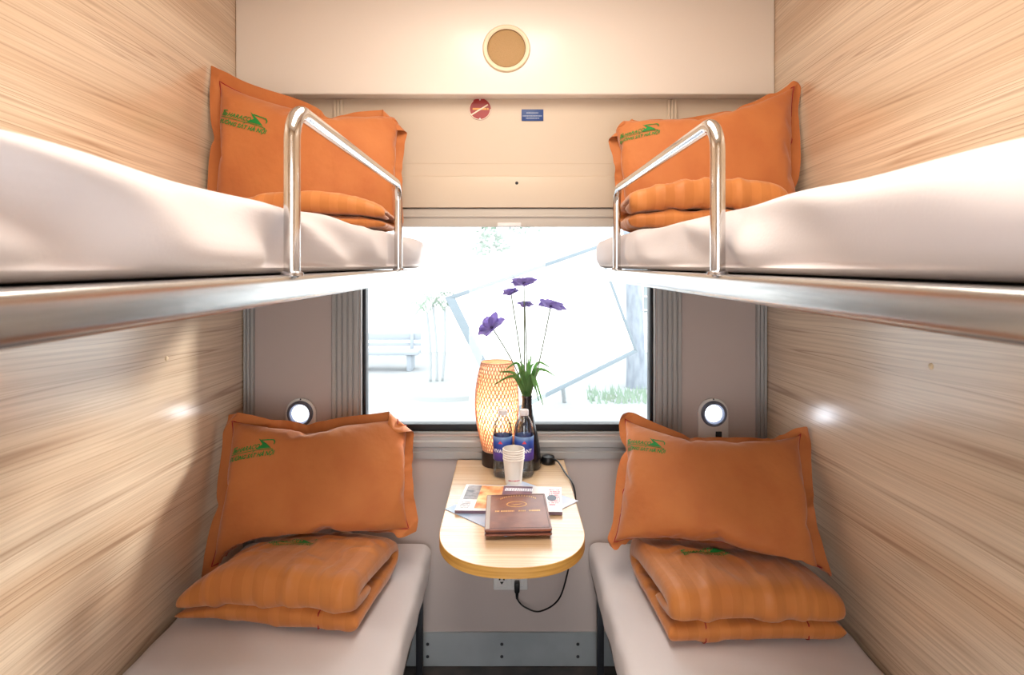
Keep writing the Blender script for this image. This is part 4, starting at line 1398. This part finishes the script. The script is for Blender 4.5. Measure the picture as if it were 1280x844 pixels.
part(MB().box(c.x - .0405, c.x + .0405, YP - .003, YP, c.z - .0215, c.z + .0215, .001).build('plate', mat('sign_blue', lin(42, 70, 128), .4)), sg)
b = MB(); gi = mat('pale_blue_ink', lin(150, 160, 180), .5)
for j, (z, x0_, x1_) in enumerate(((.008, -.022, .022), (-.003, -.036, .036), (-.0115, -.024, .026))):
    x = x0_
    while x < x1_:
        w_ = rr.uniform(.002, .004)
        b.box(c.x + x, c.x + min(x + w_, x1_), YP - .0034, YP - .0031, c.z + z - .002, c.z + z + .002)
        x += w_ + .001
part(b.build('lettering', gi, smooth=False), sg)

# little fixing caps on the side walls
for px, py, s_, lab in ((208, 448, -1, 'small round fixing cap on the left wood wall'), (1164, 458, 1, 'small round fixing cap on the right wood wall')):
    x = XL if s_ < 0 else XR
    d = abs(x) * F / abs(px - 634)
    z = EYE - (py - 331) * d / F
    b = MB().lathe([(.0001, .004), (.005, .0035), (.0075, .001), (.0075, 0)], (0, 0, 0), 16)
    o = b.build('fixing_cap', M['cream'])
    o.location = (x, d, z); o.rotation_euler = (0, PI / 2 * (1 if s_ < 0 else -1), 0)
    tag(o, lab, 'cap')

# ------------------------------------------------------------------ outside the window
GZ = -0.25
tag(MB().box(-22, 22, YB + .6, 40, GZ - .1, GZ).build('ground', vary(mat('pale_concrete', lin(135, 137, 139), .9), lin(130, 133, 137), lin(141, 144, 144), (1, .3, 1), .7), smooth=False), kind='structure')
ext = mat('white_render', lin(244, 243, 242), .9)
bd = thing('outside_building', (0, 12, GZ), 'pale building across the platform seen through the window', 'building')
part(MB().box(-9, 9, 12, 14, GZ, 6, .02).build('wall', ext), bd)
part(MB().box(-9.1, 9.1, 11.8, 14.1, 6, 6.2, .02).build('roof_edge', ext), bd)
wf = part(MB().box(2.45, 3.25, 11.93, 11.99, .55, 1.45, .01).build('window_panel', mat('pale_window', lin(129, 137, 139), .5)), bd)
b = MB()
for k in range(5): b.box(2.47 + .18 * k, 2.5 + .18 * k, 11.90, 11.928, .55, 1.45)
for k in range(4): b.box(2.45, 3.25, 11.90, 11.928, .58 + .27 * k, .61 + .27 * k)
part(b.build('bars', mat('white_bar', lin(238, 240, 240), .7)), wf)
part(MB().box(-9, -4.2, 11.7, 11.99, GZ, .95, .02).build('plinth_wall', mat('grey_plinth', lin(157, 158, 160), .9)), bd)
# bench / rail at the left
bn = thing('bench', P(487, 452, 10), 'faint pale bench on the platform at the left of the window', 'bench')
g_ = mat('pale_grey_slat', lin(141, 148, 155), .8)
part(MB().box(-2.55, -1.45, 9.8, 10.2, .02, .08, .01).build('seat', g_), bn)
part(MB().box(-2.55, -1.45, 10.18, 10.24, .22, .34, .01).box(-2.55, -1.45, 10.18, 10.24, .12, .17, .01).build('backrest', g_), bn)
for x in (-2.4, -1.6):
    part(MB().box(x - .04, x + .04, 9.85, 10.24, GZ, .018, .01).box(x - .03, x + .03, 10.145, 10.178, .085, .34, .005).build('leg', g_), bn)
# trees
def leaves(b, cen, rad, n, size, rnd, flat=1.0):
    for _ in range(n):
        while True:
            v = Vector((rnd.uniform(-1, 1), rnd.uniform(-1, 1), rnd.uniform(-1, 1)))
            if v.length < 1: break
        p = Vector(cen) + Vector((v.x * rad[0], v.y * rad[1], v.z * rad[2]))
        a = Vector((rnd.uniform(-1, 1), rnd.uniform(-1, 1), rnd.uniform(-.6, .6))).normalized()
        c = a.orthogonal().normalized() * size * .32
        a = a * size
        b.add([(p - a * .5)[:], (p + c)[:], (p + a * .5)[:], (p - c)[:]], [(0, 1, 2, 3)])
bark = mat('pale_bark', lin(146, 151, 153), .9)
leafp = vary(mat('pale_leaf', lin(124, 143, 127), .8), lin(111, 135, 117), lin(139, 152, 139), (1, 1, 1), 3)
rnd = random.Random(4)
g0 = P(637, 331, 9.0)
tr = thing('tree', (g0.x, 9.0, GZ), 'slender tree with loose pale foliage behind the tilted board', 'tree', 'trees outside the window')
part(MB().tube([(g0.x, 9.0, GZ), (g0.x + .02, 9.0, 1.2), (g0.x, 9.0, 2.6)], [.03, .022, .012], 8).build('trunk', bark), tr)
b = MB()
for (px, py, rx, rz, n) in ((612, 296, .24, .16, 130), (600, 312, .16, .12, 60), (628, 305, .14, .12, 60), (655, 283, .3, .12, 60), (612, 270, .5, .2, 160)):
    q = P(px, py, 9.0); leaves(b, q, (rx, .3, rz), n, .09, rnd)
part(b.build('foliage', leafp, smooth=False), tr)
g0 = P(792, 331, 8.6)
tr = thing('tree', (g0.x, 8.6, GZ), 'thick pale tree trunk at the right of the window', 'tree', 'trees outside the window')
part(MB().tube([(g0.x + .06, 8.6, GZ), (g0.x + .03, 8.6, .3), (g0.x, 8.6, 1.2), (g0.x - .08, 8.6, 2.6), (g0.x - .1, 8.6, 3.6)], [.17, .13, .115, .10, .08], 14).build('trunk', vary(mat('grey_bark', lin(124, 131, 141), .9), lin(113, 121, 131), lin(137, 144, 152), (3, 3, 1), 4)), tr)
b = MB(); leaves(b, (g0.x - .1, 8.6, 3.9), (1.4, 1.0, .7), 320, .16, rnd)
part(b.build('foliage', leafp, smooth=False), tr)
b = MB()
for k in range(260):
    x = g0.x + rnd.uniform(-.75, .55); y = 7.9 + rnd.uniform(-.35, .35); h = rnd.uniform(.05, .16)
    b.add([(x - .012, y, GZ), (x + .012, y, GZ), (x + rnd.uniform(-.05, .05), y + .02, GZ + h)], [(0, 1, 2)])
tag(b.build('grass', mat('pale_grass', lin(125, 145, 127), .9), smooth=False), 'pale green grass at the foot of the thick tree trunk', 'grass', kind='stuff')
# slim palm clump on a bed
g0 = P(545, 466, 8.4)
tag(MB().lathe([(.75, 0), (.72, .05), (.5, .10), (.0001, .13)], (g0.x + .15, 8.4, GZ), 30).build('planting_bed', mat('pale_soil', lin(131, 135, 135), .95)), 'low earth bed under the slim palms', 'flower bed')
pm = thing('palm', (g0.x, 8.4, GZ + .11), 'clump of slim pale palms left of the tilted board', 'palm')
for k, (px0, px1, pyt) in enumerate(((538, 534, 392), (546, 541, 380), (553, 556, 386))):
    a = P(px0, 460, 8.4); c_ = P(px1, pyt, 8.4)
    a.z = GZ + .12
    part(MB().tube(spline([a, (a + c_) / 2 + Vector((.02, 0, 0)), c_], 6), .018, 8).build('cane', bark, angle=180), pm)
    for j in range(7):
        an = 2 * PI * j / 7 + k
        d = Vector((math.cos(an), .5 * math.sin(an), 0))
        pts = spline([c_, c_ + d * .2 + Vector((0, 0, .16)), c_ + d * .42 + Vector((0, 0, .05 - .12 * (j % 2)))], 6)
        b = MB()
        for i, p in enumerate(pts[2:]):
            for s_ in (-1, 1):
                sd = Vector((-d.y, d.x, -.45)) * s_
                q = p + sd.normalized() * .10
                b.add([(p - d * .008)[:], (p + d * .010)[:], q[:]], [(0, 1, 2)])
        b.tube(pts, .004, 5)
        part(b.build('frond', leafp, smooth=False), pm)
# tilted board and prop, added to stand in for a reflection in the glass
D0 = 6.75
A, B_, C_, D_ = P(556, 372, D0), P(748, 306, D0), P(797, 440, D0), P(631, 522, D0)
bo = thing('reflection_board', (D_.x, D0, GZ), 'large white board with pale blue frame tilted on its corner outside the window', 'board')
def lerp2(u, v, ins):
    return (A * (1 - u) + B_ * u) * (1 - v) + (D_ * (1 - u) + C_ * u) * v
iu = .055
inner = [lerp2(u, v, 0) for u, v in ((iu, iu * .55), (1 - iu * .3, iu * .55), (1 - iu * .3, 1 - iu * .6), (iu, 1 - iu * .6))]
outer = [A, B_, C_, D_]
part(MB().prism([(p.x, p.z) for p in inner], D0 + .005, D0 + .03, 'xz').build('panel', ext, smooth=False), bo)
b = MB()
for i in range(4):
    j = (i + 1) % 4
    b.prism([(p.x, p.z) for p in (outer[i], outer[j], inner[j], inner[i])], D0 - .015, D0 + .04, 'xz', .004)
part(b.build('frame', mat('reflection_edge_blue', lin(106, 117, 124), .7)), bo)
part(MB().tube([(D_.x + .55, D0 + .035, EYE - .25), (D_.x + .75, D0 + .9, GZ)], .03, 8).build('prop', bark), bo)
